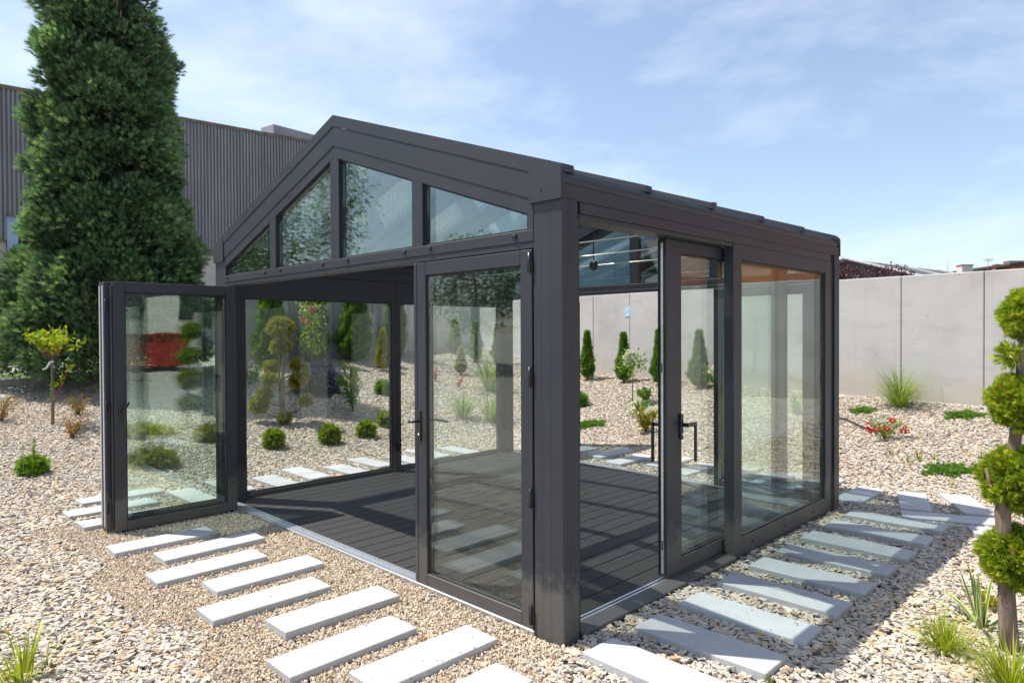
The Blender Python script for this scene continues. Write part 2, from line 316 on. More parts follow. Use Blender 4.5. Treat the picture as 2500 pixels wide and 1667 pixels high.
class MB:
    """collects shapes given in world coordinates; build() links them as one mesh"""
    def __init__(s): s.v = []; s.f = []; s.sm = []
    def add(s, vs, fs, smooth=False):
        k = len(s.v); s.v += [tuple(x) for x in vs]; s.f += [tuple(i + k for i in f) for f in fs]; s.sm += [smooth] * len(fs); return s
    def box(s, x0, x1, y0, y1, z0, z1, c=0.002):
        d = (x1 - x0, y1 - y0, z1 - z0); c = min(c, min(abs(q) for q in d) * 0.3)
        lo = (x0, y0, z0); hi = (x1, y1, z1); vs = []; idx = {}
        for sx in (0, 1):
            for sy in (0, 1):
                for sz in (0, 1):
                    p = [hi[a] if q else lo[a] for a, q in enumerate((sx, sy, sz))]
                    for a in range(3):
                        q = list(p)
                        for bb in range(3):
                            if bb != a: q[bb] += -c if (sx, sy, sz)[bb] else c
                        idx[(sx, sy, sz, a)] = len(vs); vs.append(q)
        fs = []
        for a in range(3):
            b1, b2 = (a + 1) % 3, (a + 2) % 3
            for sa in (0, 1):
                ring = []
                for q1, q2 in ((0, 0), (1, 0), (1, 1), (0, 1)):
                    k = [0, 0, 0]; k[a] = sa; k[b1] = q1; k[b2] = q2; ring.append(idx[(*k, a)])
                fs.append(ring if sa else ring[::-1])
        for a in range(3):
            b1, b2 = (a + 1) % 3, (a + 2) % 3
            for q1 in (0, 1):
                for q2 in (0, 1):
                    k0 = [0, 0, 0]; k0[b1] = q1; k0[b2] = q2; k1 = list(k0); k1[a] = 1
                    ring = [idx[(*k0, b1)], idx[(*k1, b1)], idx[(*k1, b2)], idx[(*k0, b2)]]
                    fs.append(ring if (q1 == q2) else ring[::-1])
        for sx in (0, 1):
            for sy in (0, 1):
                for sz in (0, 1):
                    t = [idx[(sx, sy, sz, a)] for a in range(3)]
                    fs.append(t if (sx + sy + sz) % 2 else t[::-1])
        return s.add(vs, fs)
    def prism(s, poly, axis, a, b):
        """poly: 2D points in the plane normal to axis (x:(y,z) y:(x,z) z:(x,y))"""
        def P(q, t):
            return {'x': (t, q[0], q[1]), 'y': (q[0], t, q[1]), 'z': (q[0], q[1], t)}[axis]
        k = len(poly); vs = [P(q, a) for q in poly] + [P(q, b) for q in poly]
        fs = [tuple(range(k))[::-1], tuple(range(k, 2 * k))] + [(i, (i + 1) % k, k + (i + 1) % k, k + i) for i in range(k)]
        return s.add(vs, fs)
    def tube(s, pts, rad, n=8, cap=True):
        pts = [Vector(p) for p in pts]; rad = rad if isinstance(rad, (list, tuple)) else [rad] * len(pts)
        vs = []; prev = None
        for i, p in enumerate(pts):
            t = (pts[min(i + 1, len(pts) - 1)] - pts[max(i - 1, 0)]).normalized()
            a = (prev - t * prev.dot(t)) if prev is not None else t.orthogonal()
            a = a.normalized(); prev = a; bq = t.cross(a)
            for k in range(n):
                an = 2 * math.pi * k / n; vs.append(p + (a * math.cos(an) + bq * math.sin(an)) * rad[i])
        fs = []
        for i in range(len(pts) - 1):
            for k in range(n):
                fs.append((i * n + k, i * n + (k + 1) % n, (i + 1) * n + (k + 1) % n, (i + 1) * n + k))
        s.add(vs, fs, True)
        if cap:
            m_ = len(s.v) - len(vs); s.f += [tuple(m_ + k for k in range(n))[::-1], tuple(m_ + (len(pts) - 1) * n + k for k in range(n))]; s.sm += [False, False]
        return s
    def build(s, name, mat, parent=None, label=None):
        me = bpy.data.meshes.new(name); o_ = ORG[parent.name] if parent else Vector((0, 0, 0))
        vv = np.array(s.v, dtype=np.float64) - np.array(o_) if s.v else np.zeros((0, 3))
        me.from_pydata(vv.tolist(), [], s.f)
        me.polygons.foreach_set('use_smooth', s.sm); me.update()
        bm = bmesh.new(); bm.from_mesh(me); bmesh.ops.recalc_face_normals(bm, faces=bm.faces[:]); bm.to_mesh(me); bm.free()
        o = link(name, me, mat, parent)
        if label: o['label'] = label
        return o

def trimesh(name, V, F, tint, mat, parent=None, smooth=True):
    """fast triangle mesh; V relative to the parent's origin"""
    me = bpy.data.meshes.new(name); V = np.ascontiguousarray(V, dtype=np.float32); F = np.ascontiguousarray(F, dtype=np.int32)
    me.vertices.add(len(V)); me.vertices.foreach_set('co', V.ravel())
    me.loops.add(F.size); me.loops.foreach_set('vertex_index', F.ravel())
    me.polygons.add(len(F)); me.polygons.foreach_set('loop_start', np.arange(0, F.size, 3, dtype=np.int32))
    if tint is not None:
        a = me.attributes.new('tint', 'FLOAT', 'POINT'); a.data.foreach_set('value', np.ascontiguousarray(tint, dtype=np.float32))
    me.update(calc_edges=True)
    me.polygons.foreach_set('use_smooth', np.full(len(F), smooth, dtype=bool))
    return link(name, me, mat, parent)

def norm(a): return a / (np.linalg.norm(a, axis=-1, keepdims=True) + 1e-9)

def place(tv, tf, P, D, S, tint, jit=0.0):
    """instances of a template (grows along +z, broad side x) merged to arrays"""
    N = len(P); D = norm(D + rng.normal(0, jit, (N, 3)) if jit else D)
    h = rng.normal(0, 1, (N, 3)); A = norm(np.cross(D, h)); B = np.cross(D, A)
    S = np.asarray(S).reshape(-1, 1, 1)
    V = P[:, None, :] + S * (tv[None, :, 0:1] * A[:, None, :] + tv[None, :, 1:2] * B[:, None, :] + tv[None, :, 2:3] * D[:, None, :])
    F = tf[None] + (np.arange(N) * len(tv))[:, None, None]
    return V.reshape(-1, 3), F.reshape(-1, 3), np.repeat(tint, len(tv))

def cat(parts):
    V = []; F = []; T = []; k = 0
    for v, f, t in parts:
        V.append(v); F.append(f + k); T.append(t); k += len(v)
    return np.concatenate(V), np.concatenate(F), np.concatenate(T)

def tmpl(blades):
    v = []; f = []
    for (bx, by, bz), (tx, ty, tz), wd in blades:
        k = len(v); v += [(bx - wd, by, bz), (bx + wd, by + 0.02, bz), (tx, ty, tz)]; f.append((k, k + 1, k + 2))
    return np.array(v, float), np.array(f)
SPRAY = tmpl([((0, 0, 0), (0, 0, 1), .09), ((0, 0, .15), (-.34, .08, .62), .09), ((0, 0, .2), (.36, -.06, .66), .09), ((0, 0, .42), (-.26, -.10, .86), .08), ((0, 0, .45), (.25, .10, .9), .08), ((0, .02, .1), (.06, .34, .6), .09), ((0, -.02, .1), (-.05, -.36, .55), .09)])
TUFT = tmpl([((0, 0, 0), (math.cos(a) * r_, math.sin(a) * r_, z_), .07) for a, r_, z_ in ((0, 0, 1), (0.3, .45, .75), (1.4, .5, .7), (2.6, .42, .8), (3.7, .5, .72), (4.9, .46, .78))])
LEAF = (np.array([(0, 0, 0), (-.26, .07, .42), (.26, .07, .42), (0, -.02, 1.0), (0, -.03, .45)], float), np.array([(0, 4, 1), (0, 2, 4), (4, 3, 1), (4, 2, 3)]))
SLIM = (np.array([(0, 0, 0), (-.13, .05, .42), (.13, .05, .42), (0, -.06, 1.0), (0, -.02, .45)], float), np.array([(0, 4, 1), (0, 2, 4), (4, 3, 1), (4, 2, 3)]))
PETAL = (np.array([(-.5, 0, 0), (.5, 0, 0), (.5, .15, .9), (-.5, .15, .9)], float), np.array([(0, 1, 2), (0, 2, 3)]))

def sph(N): return norm(rng.normal(0, 1, (N, 3)))

def terr(x, y):
    x = np.asarray(x, float); y = np.asarray(y, float)
    t = np.clip((y + 1) / 6, 0, 1); ss = t * t * (3 - 2 * t)
    d = np.clip(-5.7 - x, 0, 7.5); zl = d * d / (d + .5) * (.095 + .08 * ss) * 1.05
    b_ = np.clip(y - 5.3, 0, 5); zb = b_ * b_ / (b_ + .4) * .185
    r_ = np.clip(x - 3.2, 0, 8); zr = r_ * r_ / (r_ + 1) * .06
    return np.sqrt(zl ** 2 + zb ** 2 + zr ** 2)
def tz(x, y): return float(terr(x, y))

# ------------------------------------------------------------------ ground
def axis(lo, hi, fine_lo, fine_hi, step):
    a = list(np.arange(fine_lo, fine_hi + 1e-6, step)); g = step
    x = fine_lo
    while x > lo: g *= 1.35; x -= g; a.insert(0, x)
    g = step; x = fine_hi
    while x < hi: g *= 1.35; x += g; a.append(x)
    return np.array(a)
gx = axis(-400, 400, -14, 6, 0.25); gy = axis(-400, 500, -4, 11, 0.25)
X, Y = np.meshgrid(gx, gy, indexing='ij'); Z = terr(X, Y) - 0.012
nx, ny = X.shape; ii = np.arange(nx * ny).reshape(nx, ny)
a, b_, c_, d_ = ii[:-1, :-1].ravel(), ii[1:, :-1].ravel(), ii[1:, 1:].ravel(), ii[:-1, 1:].ravel()
F = np.concatenate([np.stack([a, b_, c_], 1), np.stack([a, c_, d_], 1)])
g_ = trimesh('ground', np.stack([X.ravel(), Y.ravel(), Z.ravel()], 1), F, None, 'gravel_bed')
tag(g_, 'gravel covered garden ground rising into low banks', 'ground', kind='structure')

# ------------------------------------------------------------------ paving slabs
SW, SL, ST = 0.25, 0.745, 0.05
slabs = []      # (cx, cy, angle of the long axis, label)
ordn = ['first', 'second', 'third', 'fourth', 'fifth', 'sixth', 'seventh', 'eighth', 'ninth', 'tenth', 'eleventh', 'twelfth']
front = [(-3.42, -0.85), (-2.985, -0.65), (-2.555, -0.835), (-2.12, -0.625), (-1.69, -0.82), (-1.245, -0.61), (-0.80, -0.815), (-0.395, -0.595), (0.04, -0.785)]
for k, (x, y) in enumerate(front):
    slabs.append((x, y, 90, 'pale concrete paving slab before the gable opening, %s from the open glass leaves' % ordn[k]))
for k, (x, y) in enumerate([(-4.36, -0.835), (-4.85, -0.835), (-5.315, -0.63)]):
    slabs.append((x, y, 90, 'pale concrete slab left of the open glass leaves, %s beyond them' % ordn[k]))
for k in range(9):
    slabs.append((0.535, [0.075, 0.52, 0.98, 1.445, 1.885, 2.33, 2.775, 3.245, 3.72][k], 0, 'pale concrete slab along the sliding door side, %s from the corner post' % ordn[k]))
for k in range(9):
    slabs.append(((-4.775, -4.975)[k % 2], -0.13 + 0.445 * k if k else -0.13, 0, 'pale concrete slab on the far side, seen through the glass, %s from the folded leaves' % ordn[k]))
for k in range(9):
    slabs.append((-3.655 + 0.457 * k, (4.505, 4.715)[k % 2], 90, 'pale concrete slab behind the pavilion, %s from the left corner' % ordn[k]))
slabs.append((0.46, 4.57, 107, 'tilted concrete slab behind the pavilion, nearest of the fan beside the far post'))
slabs.append((0.85, 4.76, 117, 'tilted concrete slab behind the pavilion, second of the fan beside the far post'))
slabs.append((0.85, 4.155, 21, 'slanted concrete slab wedged below the fan of slabs'))
slabs.append((1.40, 3.98, 25, 'pale concrete slab half hidden behind the clipped ball conifer'))
SR = []
sm = MB().box(-SL / 2, SL / 2, -SW / 2, SW / 2, -ST, 0, 0.003)
me0 = bpy.data.meshes.new('paving_slab'); me0.from_pydata(sm.v, [], sm.f); me0.materials.append(MAT['slab_concrete']); me0.update()
bm = bmesh.new(); bm.from_mesh(me0); bmesh.ops.recalc_face_normals(bm, faces=bm.faces[:]); bm.to_mesh(me0); bm.free()
for (x, y, an, lab) in slabs:
    zt_ = 0.045 + random.uniform(-0.004, 0.003) + tz(x, y)
    if 'wedged' in lab: zt_ = 0.034
    o = bpy.data.objects.new('paving_slab', me0); COL.objects.link(o); o.location = (x, y, zt_); o.rotation_euler = (R(random.uniform(-.4, .4)), R(random.uniform(-.4, .4)), R(an + random.uniform(-.6, .6)))
    tag(o, lab, 'paving slab', 'slabs laid around the pavilion', kind='thing'); SR.append((x, y, R(an)))

# ------------------------------------------------------------------ loose stones
stone_col = bpy.data.collections.new('stone_shapes'); fine_col = bpy.data.collections.new('fine_shapes')
def stone_shapes(col, mat, n, dims, seed):
    r_ = random.Random(seed)
    for k in range(n):
        bm = bmesh.new(); dx, dy, dz = [q * r_.uniform(0.75, 1.25) for q in dims]
        for j in range(15):
            q = Vector((r_.uniform(-1, 1), r_.uniform(-1, 1), r_.uniform(-1, 1)))
            e = 3.2; l = (abs(q.x) ** e + abs(q.y) ** e + abs(q.z) ** e) ** (1 / e); q /= max(l, 1e-3)
            bm.verts.new((q.x * dx, q.y * dy * (1 - 0.35 * abs(q.x)), q.z * dz))
        h = bmesh.ops.convex_hull(bm, input=bm.verts[:])
        bmesh.ops.delete(bm, geom=[v for v in bm.verts if not v.link_faces], context='VERTS')
        bmesh.ops.recalc_face_normals(bm, faces=bm.faces[:])
        me = bpy.data.meshes.new('stone'); bm.to_mesh(me); bm.free(); me.materials.append(MAT[mat])
        o = bpy.data.objects.new('stone', me); col.objects.link(o)
stone_shapes(stone_col, 'chip_stone', 12, (1.0, 0.46, 0.27), 3)
stone_shapes(fine_col, 'fine_stone', 8, (1.0, 0.72, 0.55), 5)

def scatter_group():
    g = bpy.data.node_groups.new('loose_stones', 'GeometryNodeTree')
    g.interface.new_socket('Geometry', in_out='INPUT', socket_type='NodeSocketGeometry')
    g.interface.new_socket('Stones', in_out='INPUT', socket_type='NodeSocketCollection')
    g.interface.new_socket('Geometry', in_out='OUTPUT', socket_type='NodeSocketGeometry')
    N = g.nodes; gi = N.new('NodeGroupInput'); go = N.new('NodeGroupOutput'); ip = N.new('GeometryNodeInstanceOnPoints'); ci = N.new('GeometryNodeCollectionInfo')
    ci.inputs['Separate Children'].default_value = True; ci.inputs['Reset Children'].default_value = True
    def attr(name, t):
        a = N.new('GeometryNodeInputNamedAttribute'); a.data_type = t; a.inputs['Name'].default_value = name
        return [o for o in a.outputs if o.enabled and o.name == 'Attribute'][0]
    g.links.new(gi.outputs[0], ip.inputs['Points']); g.links.new(gi.outputs[1], ci.inputs[0]); g.links.new(ci.outputs[0], ip.inputs['Instance'])
    ip.inputs['Pick Instance'].default_value = True
    g.links.new(attr('idx', 'INT'), ip.inputs['Instance Index']); g.links.new(attr('rot', 'FLOAT_VECTOR'), ip.inputs['Rotation']); g.links.new(attr('scl', 'FLOAT_VECTOR'), ip.inputs['Scale'])
    g.links.new(ip.outputs[0], go.inputs[0]); return g
SG = scatter_group()
def stones(name, P, rot, scl, nshape, col, label):
    me = bpy.data.meshes.new(name); me.vertices.add(len(P)); me.vertices.foreach_set('co', P.astype(np.float32).ravel())
    for nm, t, arr in (('rot', 'FLOAT_VECTOR', rot), ('scl', 'FLOAT_VECTOR', scl)):
        a = me.attributes.new(nm, t, 'POINT'); a.data.foreach_set('vector', arr.astype(np.float32).ravel())
    a = me.attributes.new('idx', 'INT', 'POINT'); a.data.foreach_set('value', rng.integers(0, nshape, len(P)).astype(np.int32))
    o = bpy.data.objects.new(name, me); COL.objects.link(o)
    md = o.modifiers.new('stones', 'NODES'); md.node_group = SG
    md[[s.identifier for s in SG.interface.items_tree if s.name == 'Stones'][0]] = col
    tag(o, label, 'gravel', kind='stuff'); return o
def free(x, y, marg):
    ok = ~((x > -4.50 - marg) & (x < 0.012 + marg) & (y > -0.012 - marg) & (y < 3.97 + marg))
    for (sx, sy, an) in SR:
        ca, sa = math.cos(an), math.sin(an); u = (x - sx) * ca + (y - sy) * sa; v = -(x - sx) * sa + (y - sy) * ca
        ok &= ~((np.abs(u) < SL / 2 - 0.004 + marg) & (np.abs(v) < SW / 2 - 0.004 + marg))
    return ok
def fine_zone(x, y):
    wob = 0.09 * np.sin(x * 3.1) + 0.05 * np.sin(x * 7.7 + 1)
    edge = 0.07 + 0.05 * np.sin(y * 6)
    return (y > -1.42 + wob) & (y < 0.05) & (x > -4.62 + 0.1 * np.sin(y * 4)) & (x < np.where(y < -0.30, 0.30 + 0.25 * (-y - 0.3), edge))
def inview(x, y, z, mg):
    d = np.stack([x - CAM.x, y - CAM.y, z - CAM.z], 1); zz = d @ np.array(cf); xx = d @ np.array(cr); yy = d @ np.array(cu)
    return (zz > 0.3) & (np.abs(xx) < zz * 0.752 * 1.0 + mg) & (yy > -zz * 0.502 - mg), zz
def scatter(x0, x1, y0, y1, dens, smin, smax, mg, keep):
    n_ = int((x1 - x0) * (y1 - y0) * dens); x = rng.uniform(x0, x1, n_); y = rng.uniform(y0, y1, n_); z = terr(x, y)
    vis, zz = inview(x, y, z, mg); k = vis & keep(x, y, zz); x, y, z = x[k], y[k], z[k]
    s = rng.uniform(smin, smax, len(x)) * np.where(rng.random(len(x)) < 0.14, 1.45, 1.0); return x, y, z, s
left_lim = lambda x, y: (x > -12.1) & (y < 8.80 - 0.105 * x)
sets = []
# coarse chippings: near, middle and far; the stones are alike, only their number per area drops where they are small in view
cz = lambda x, y: left_lim(x, y) & ~fine_zone(x, y)
sets.append(scatter(-5.2, 3.4, -2.9, 6.0, 2700, 0.012, 0.029, 0.9, lambda x, y, z: (z < 6.2) & cz(x, y) & free(x, y, 0.0)))
sets.append(scatter(-12, 4.0, -3.0, 10, 2000, 0.013, 0.028, 0.8, lambda x, y, z: (z >= 6.2) & (z < 11) & cz(x, y) & free(x, y, 0.0)))
sets.append(scatter(-12.2, 3.0, -3.0, 11, 1300, 0.016, 0.030, 0.6, lambda x, y, z: (z >= 11) & cz(x, y) & free(x, y, 0.0)))
x, y, z, s = [np.concatenate(q) for q in zip(*sets)]
rot = np.stack([rng.normal(0, 0.22, len(x)), rng.normal(0, 0.20, len(x)), rng.uniform(0, 6.28, len(x))], 1)
scl = np.stack([s * rng.uniform(.8, 1.3, len(x)), s * rng.uniform(.75, 1.25, len(x)), s * rng.uniform(.7, 1.3, len(x))], 1)
hz = np.abs(rng.normal(0, 0.007, len(x))) + 0.003 + 0.012 * (np.sin(x * 2.1 + y) * np.sin(y * 2.7 - x) * .5)
stones('stone_chippings', np.stack([x, y, z + hz], 1), rot, scl, 12, stone_col, 'coarse grey, white and tan stone chippings covering the garden')
x, y, z, s = scatter(-4.75, 0.5, -1.62, 0.06, 10500, 0.0055, 0.0105, 0.7, lambda x, y, z: fine_zone(x, y) & free(x, y, 0.0))
rot = rng.uniform(0, 6.28, (len(x), 3)); scl = s[:, None] * rng.uniform(.8, 1.25, (len(x), 3))
PF = np.stack([x, y, z + np.abs(rng.normal(0, 0.006, len(x))) - 0.001], 1)
ex = []
for (sx, sy, an) in SR:
    for _ in range(random.randint(2, 9)):
        u, v = random.uniform(-.37, .37), (random.uniform(-.12, .12) if random.random() < .4 else random.choice((-1, 1)) * random.uniform(.09, .122)); ex.append((sx + u * math.cos(an) - v * math.sin(an), sy + u * math.sin(an) + v * math.cos(an), 0.047 + tz(sx, sy)))
PF = np.concatenate([PF, np.array(ex)]); rot = np.concatenate([rot, rng.uniform(0, 6.28, (len(ex), 3))]); scl = np.concatenate([scl, rng.uniform(.0035, .0065, (len(ex), 1)) * np.ones((1, 3))])
stones('fine_gravel', PF, rot, scl, 8, fine_col, 'fine sandy gravel between the front paving slabs')

# ------------------------------------------------------------------ glass pavilion
W_, L_, XC = 4.49, 3.95, -2.245
SLP = 0.338
PAV = empty('glass_pavilion', (XC, L_ / 2, 0), 'dark anthracite glass garden pavilion with gabled glass roof and open doors', 'pavilion')
def part(mb, name, mat='anthracite', parent=None, label=None): return mb.build(name, mat, parent or PAV, label)
def rx(x): return 2 * XC - x      # mirror left / right
def ry(y): return L_ - y          # mirror front / back
def mir(poly, mx, my, kind):
    q = [(rx(a) if mx else a, b) for a, b in poly] if kind == 'xz' else ([(ry(a) if my else a, b) for a, b in poly] if kind == 'yz' else [((rx(a) if mx else a), (ry(b) if my else b)) for a, b in poly])
    return q
# posts: profiled, with shallow shadow grooves
def gro(a, b, at, w=0.0022, d=0.0006):
    """points of a grooved line from a to b (one coordinate), d inward"""
    pts = [(a, 0)]
    for g in at: pts += [(g - w / 2, 0), (g - w / 2, d), (g + w / 2, d), (g + w / 2, 0)]
    return pts + [(b, 0)]
prof = []
prof += [(x, dy) for x, dy in gro(-0.205, -0.006, [-0.150, -0.085])]
prof += [(-0.002, 0.002), (0.0, 0.006)]
prof += [(-d, y) for y, d in gro(0.014, 0.120, [0.030, 0.052, 0.064, 0.088])]
prof += [(-0.018, 0.120), (-0.018, 0.150), (-0.205, 0.150)]
for mx_ in (0, 1):
    for my_ in (0, 1):
        part(MB().prism(mir(prof, mx_, my_, 'xy'), 'z', -0.03, 2.352), 'post')
# eave beams with gutter and end caps
for mx_ in (0, 1):
    X_ = (lambda x: rx(x)) if mx_ else (lambda x: x)
    x0, x1 = sorted((X_(-0.17), X_(-0.001)))
    part(MB().box(x0, x1, 0.004, L_ - 0.004, 2.352, 2.432, 0.004), 'eave_beam')
    gp = [(-0.012, 2.4335), (-0.004, 2.452), (-0.006, 2.474), (-0.020, 2.504), (-0.030, 2.508), (-0.16, 2.508), (-0.16, 2.4335)]
    part(MB().prism(mir(gp, mx_, 0, 'xz'), 'y', 0.006, L_ - 0.006), 'gutter')
    cp = [(-0.224, 2.350)] + [(0.004, 2.350), (0.004, 2.490)] + [(0.004 - 0.055 * (1 - math.cos(t)), 2.490 + 0.055 * math.sin(t)) for t in (0.4, 0.8, 1.2, 1.5)] + [(-0.224, 2.572)]
    for my_ in (0, 1):
        ya, yb = (-0.017, 0.002) if not my_ else (L_ - 0.002, L_ + 0.017)
        e = part(MB().prism(mir(cp, mx_, 0, 'xz'), 'y', ya, yb), 'end_cap')
        yy = -0.017 if not my_ else L_ + 0.017; sx_ = X_(-0.135)
        part(MB().tube([(sx_, yy + (0.001 if not my_ else -0.001), 2.408), (sx_, yy + (-0.003 if not my_ else 0.003), 2.408)], 0.005, 8), 'screw', 'hardware', e)
# gable ends
def rake(mx_, zt, zb, xe, y0, y1, my_):
    pl = [(XC, zt), (xe, zt - SLP * (xe - XC)), (xe, zb - SLP * (xe - XC)), (XC, zb)]
    a, b = (y0, y1) if not my_ else (L_ - y1, L_ - y0)
    return MB().prism(mir(pl, mx_, 0, 'xz'), 'y', a, b)
zline = lambda x, zr: zr - SLP * abs(x - XC)
for my_ in (0, 1):
    for mx_ in (0, 1):
        part(rake(mx_, 3.290, 3.208, -0.083, -0.013, 0.04, my_), 'verge_board')
        part(rake(mx_, 3.207, 3.201, -0.20, -0.0105, 0.04, my_), 'verge_lip', 'anthracite')
        part(rake(mx_, 3.200, 3.062, -0.20, -0.008, 0.10, my_), 'gable_rafter')
        part(rake(mx_, 3.0605, 2.976, -0.206, -0.003, 0.075, my_), 'gable_frame_head')
    yf = (lambda a, b: (a, b)) if not my_ else (lambda a, b: (L_ - b, L_ - a))
    # transom and its seam
    ya, yb = yf(-0.004, 0.09); t_ = part(MB().box(-4.285, -0.206, ya, yb, 2.148, 2.212, 0.003), 'transom')
    ya, yb = yf(0.001, 0.095); part(MB().box(-4.285, -0.206, ya, yb, 2.112, 2.1475, 0.002), 'door_header')
    for xc in [-4.20, -3.40, -3.12, -2.42, -2.07, -1.37, -1.10, -0.345]:
        ya, yb = yf(-0.016, -0.0045); part(MB().box(xc - .018, xc + .018, ya, yb, 2.178, 2.198, .004), 'drain_cap', 'hardware', t_)
    for xm, hw in [(-1.232, 0.055), (XC, 0.058), (-3.258, 0.055)]:
        ya, yb = yf(-0.002, 0.07)
        if xm == XC: pl = [(xm - hw, 2.2125), (xm + hw, 2.2125), (xm + hw, zline(xm + hw, 2.9755)), (xm, 2.9755), (xm - hw, zline(xm - hw, 2.9755))]
        else: pl = [(xm - hw, 2.2125), (xm + hw, 2.2125), (xm + hw, zline(xm + hw, 2.9755)), (xm - hw, zline(xm - hw, 2.9755))]
        part(MB().prism(pl, 'y', ya, yb), 'gable_mullion')
    for mx_ in (0, 1):
        ya, yb = yf(-0.003, 0.07); x0, x1 = (-0.252, -0.2065) if not mx_ else (rx(-0.2065), rx(-0.252))
        part(MB().prism([(x0, 2.2125), (x1, 2.2125), (x1, zline(x1, 2.9755)), (x0, zline(x0, 2.9755))], 'y', ya, yb), 'gable_stile')
    for (x0, x1) in [(-4.238, -3.313), (-3.203, -2.303), (-2.187, -1.287), (-1.177, -0.252)]:
        ya, yb = yf(0.030, 0.054); i_ = 0.002
        pl = [(x0 + i_, 2.214), (x1 - i_, 2.214), (x1 - i_, zline(x1, 2.973)), (x0 + i_, zline(x0, 2.973))]
        g_ = part(MB().prism(pl, 'y', ya, yb), 'gable_pane', 'gable_glass')
        # dark gasket line round the pane
        ya, yb = yf(0.014, 0.029); gk = MB(); gw = 0.010
        gk.prism([(x0, 2.2135), (x1, 2.2135), (x1, 2.2135 + gw), (x0, 2.2135 + gw)], 'y', ya, yb)
        gk.prism([(x0, zline(x0, 2.974)), (x1, zline(x1, 2.974)), (x1, zline(x1, 2.974) - gw), (x0, zline(x0, 2.974) - gw)], 'y', ya, yb)
        za = 2.2135 + gw + .001
        gk.prism([(x0, za), (x0 + gw, za), (x0 + gw, zline(x0 + gw, 2.974) - gw - .001), (x0, zline(x0, 2.974) - gw - .001)], 'y', ya, yb)
        gk.prism([(x1 - gw, za), (x1, za), (x1, zline(x1, 2.974) - gw - .001), (x1 - gw, zline(x1 - gw, 2.974) - gw - .001)], 'y', ya, yb)
        gk.build('gasket', 'gasket', g_)
# roof: rafters, panes, clamping bars, ridge
RY = [0.075, 0.815, 1.590, 2.360, 3.135, 3.875]
for mx_ in (0, 1):
    for k, yk in enumerate(RY):
        if 0 < k < 5:
            pl = [(XC, 3.215), (-0.10, 3.215 - SLP * (-0.10 - XC)), (-0.10, 3.10 - SLP * (-0.10 - XC)), (XC, 3.10)]
            part(MB().prism(mir(pl, mx_, 0, 'xz'), 'y', yk - 0.030, yk + 0.030), 'rafter')
        pl = [(XC, 3.292), (-0.012, 3.292 - SLP * (-0.012 - XC)), (-0.004, 3.252 - SLP * (-0.004 - XC)), (XC, 3.252)]
        bt_ = part(MB().prism(mir(pl, mx_, 0, 'xz'), 'y', yk - 0.032, yk + 0.032), 'clamping_bar')
        xx = -0.010; zz = 2.497
        a, b_ = sorted((rx(xx) if mx_ else xx, rx(xx - 0.02) if mx_ else xx - 0.02))
        part(MB().box(a, b_, yk - 0.006, yk + 0.006, 2.470, 2.497, .002), 'bracket', 'hardware', bt_)
    for k in range(5):
        pl = [(XC - (0.01 if mx_ else -0.01) * 0 + 0.012, 3.247), (-0.050, 3.251 - SLP * (-0.05 - XC)), (-0.050, 3.219 - SLP * (-0.05 - XC)), (XC + 0.012, 3.217)]
        part(MB().prism(mir(pl, mx_, 0, 'xz'), 'y', RY[k] + 0.010, RY[k + 1] - 0.010), 'roof_pane', 'roof_glass')
part(MB().prism([(XC - .07, 3.264), (XC, 3.288), (XC + .07, 3.264), (XC + .07, 3.254), (XC, 3.276), (XC - .07, 3.254)], 'y', 0.042, L_ - 0.042), 'ridge_cap')
part(MB().box(XC - 0.035, XC + 0.035, 0.102, L_ - 0.102, 3.06, 3.205, .003), 'ridge_beam')
# tie rods at the rafters and the round hanger
for yk in RY[1:5]:
    part(MB().tube([(-0.17, yk, 2.375), (rx(-0.17), yk, 2.375)], 0.006, 8), 'tie_rod', 'steel_rod')
hg = part(MB().tube([(XC, 3.110, 2.375), (XC, 3.116, 2.375), (XC, 3.124, 2.375), (XC, 3.150, 2.375), (XC, 3.157, 2.375), (XC, 3.162, 2.375)], [0.020, 0.046, 0.054, 0.054, 0.046, 0.020], 24), 'tie_hub', 'hardware')
for rr in (0.028, 0.041):
    part(MB().tube([(XC + rr * math.cos(t), 3.112, 2.375 + rr * math.sin(t)) for t in np.linspace(0, 2 * math.pi, 25)], 0.003, 6, False), 'hub_ring', 'hardware', hg)
part(MB().tube([(XC, 3.135, 2.43), (XC, 3.135, 3.07)], 0.007, 8), 'hanger_rod', 'hardware')

# deck: one board after another
part(MB().box(-4.29, -0.16, 0.09, 3.86, -0.010, 0.002, 0), 'deck_base', 'dark_void')
plank = MB().box(-0.0735, 0.0735, -1.882, 1.882, -0.013, 0.013, 0.003)
pm = bpy.data.meshes.new('deck_board'); pm.from_pydata(plank.v, [], plank.f); pm.materials.append(MAT['deck']); pm.update()
bm = bmesh.new(); bm.from_mesh(pm); bmesh.ops.recalc_face_normals(bm, faces=bm.faces[:]); bm.to_mesh(pm); bm.free()
for k in range(27):
    o = bpy.data.objects.new('deck_board', pm); COL.objects.link(o); o.parent = PAV
    o.location = Vector((-4.215 + 0.1535 * k, 1.975, 0.017 + random.uniform(-.0006, .0006))) - ORG[PAV.name]
# thresholds
tp = [(-0.012, -0.02), (-0.012, .030), (-0.008, .033), (.005, .033), (.0065, .026), (.012, .026), (.0135, .033), (.044, .035), (.0455, .029), (.054, .029), (.0555, .037), (.080, .037), (.080, -0.02)]
for my_ in (0, 1):
    part(MB().prism(mir(tp, 0, my_, 'yz'), 'x', -4.284, -0.206), 'threshold_rail', 'aluminium')

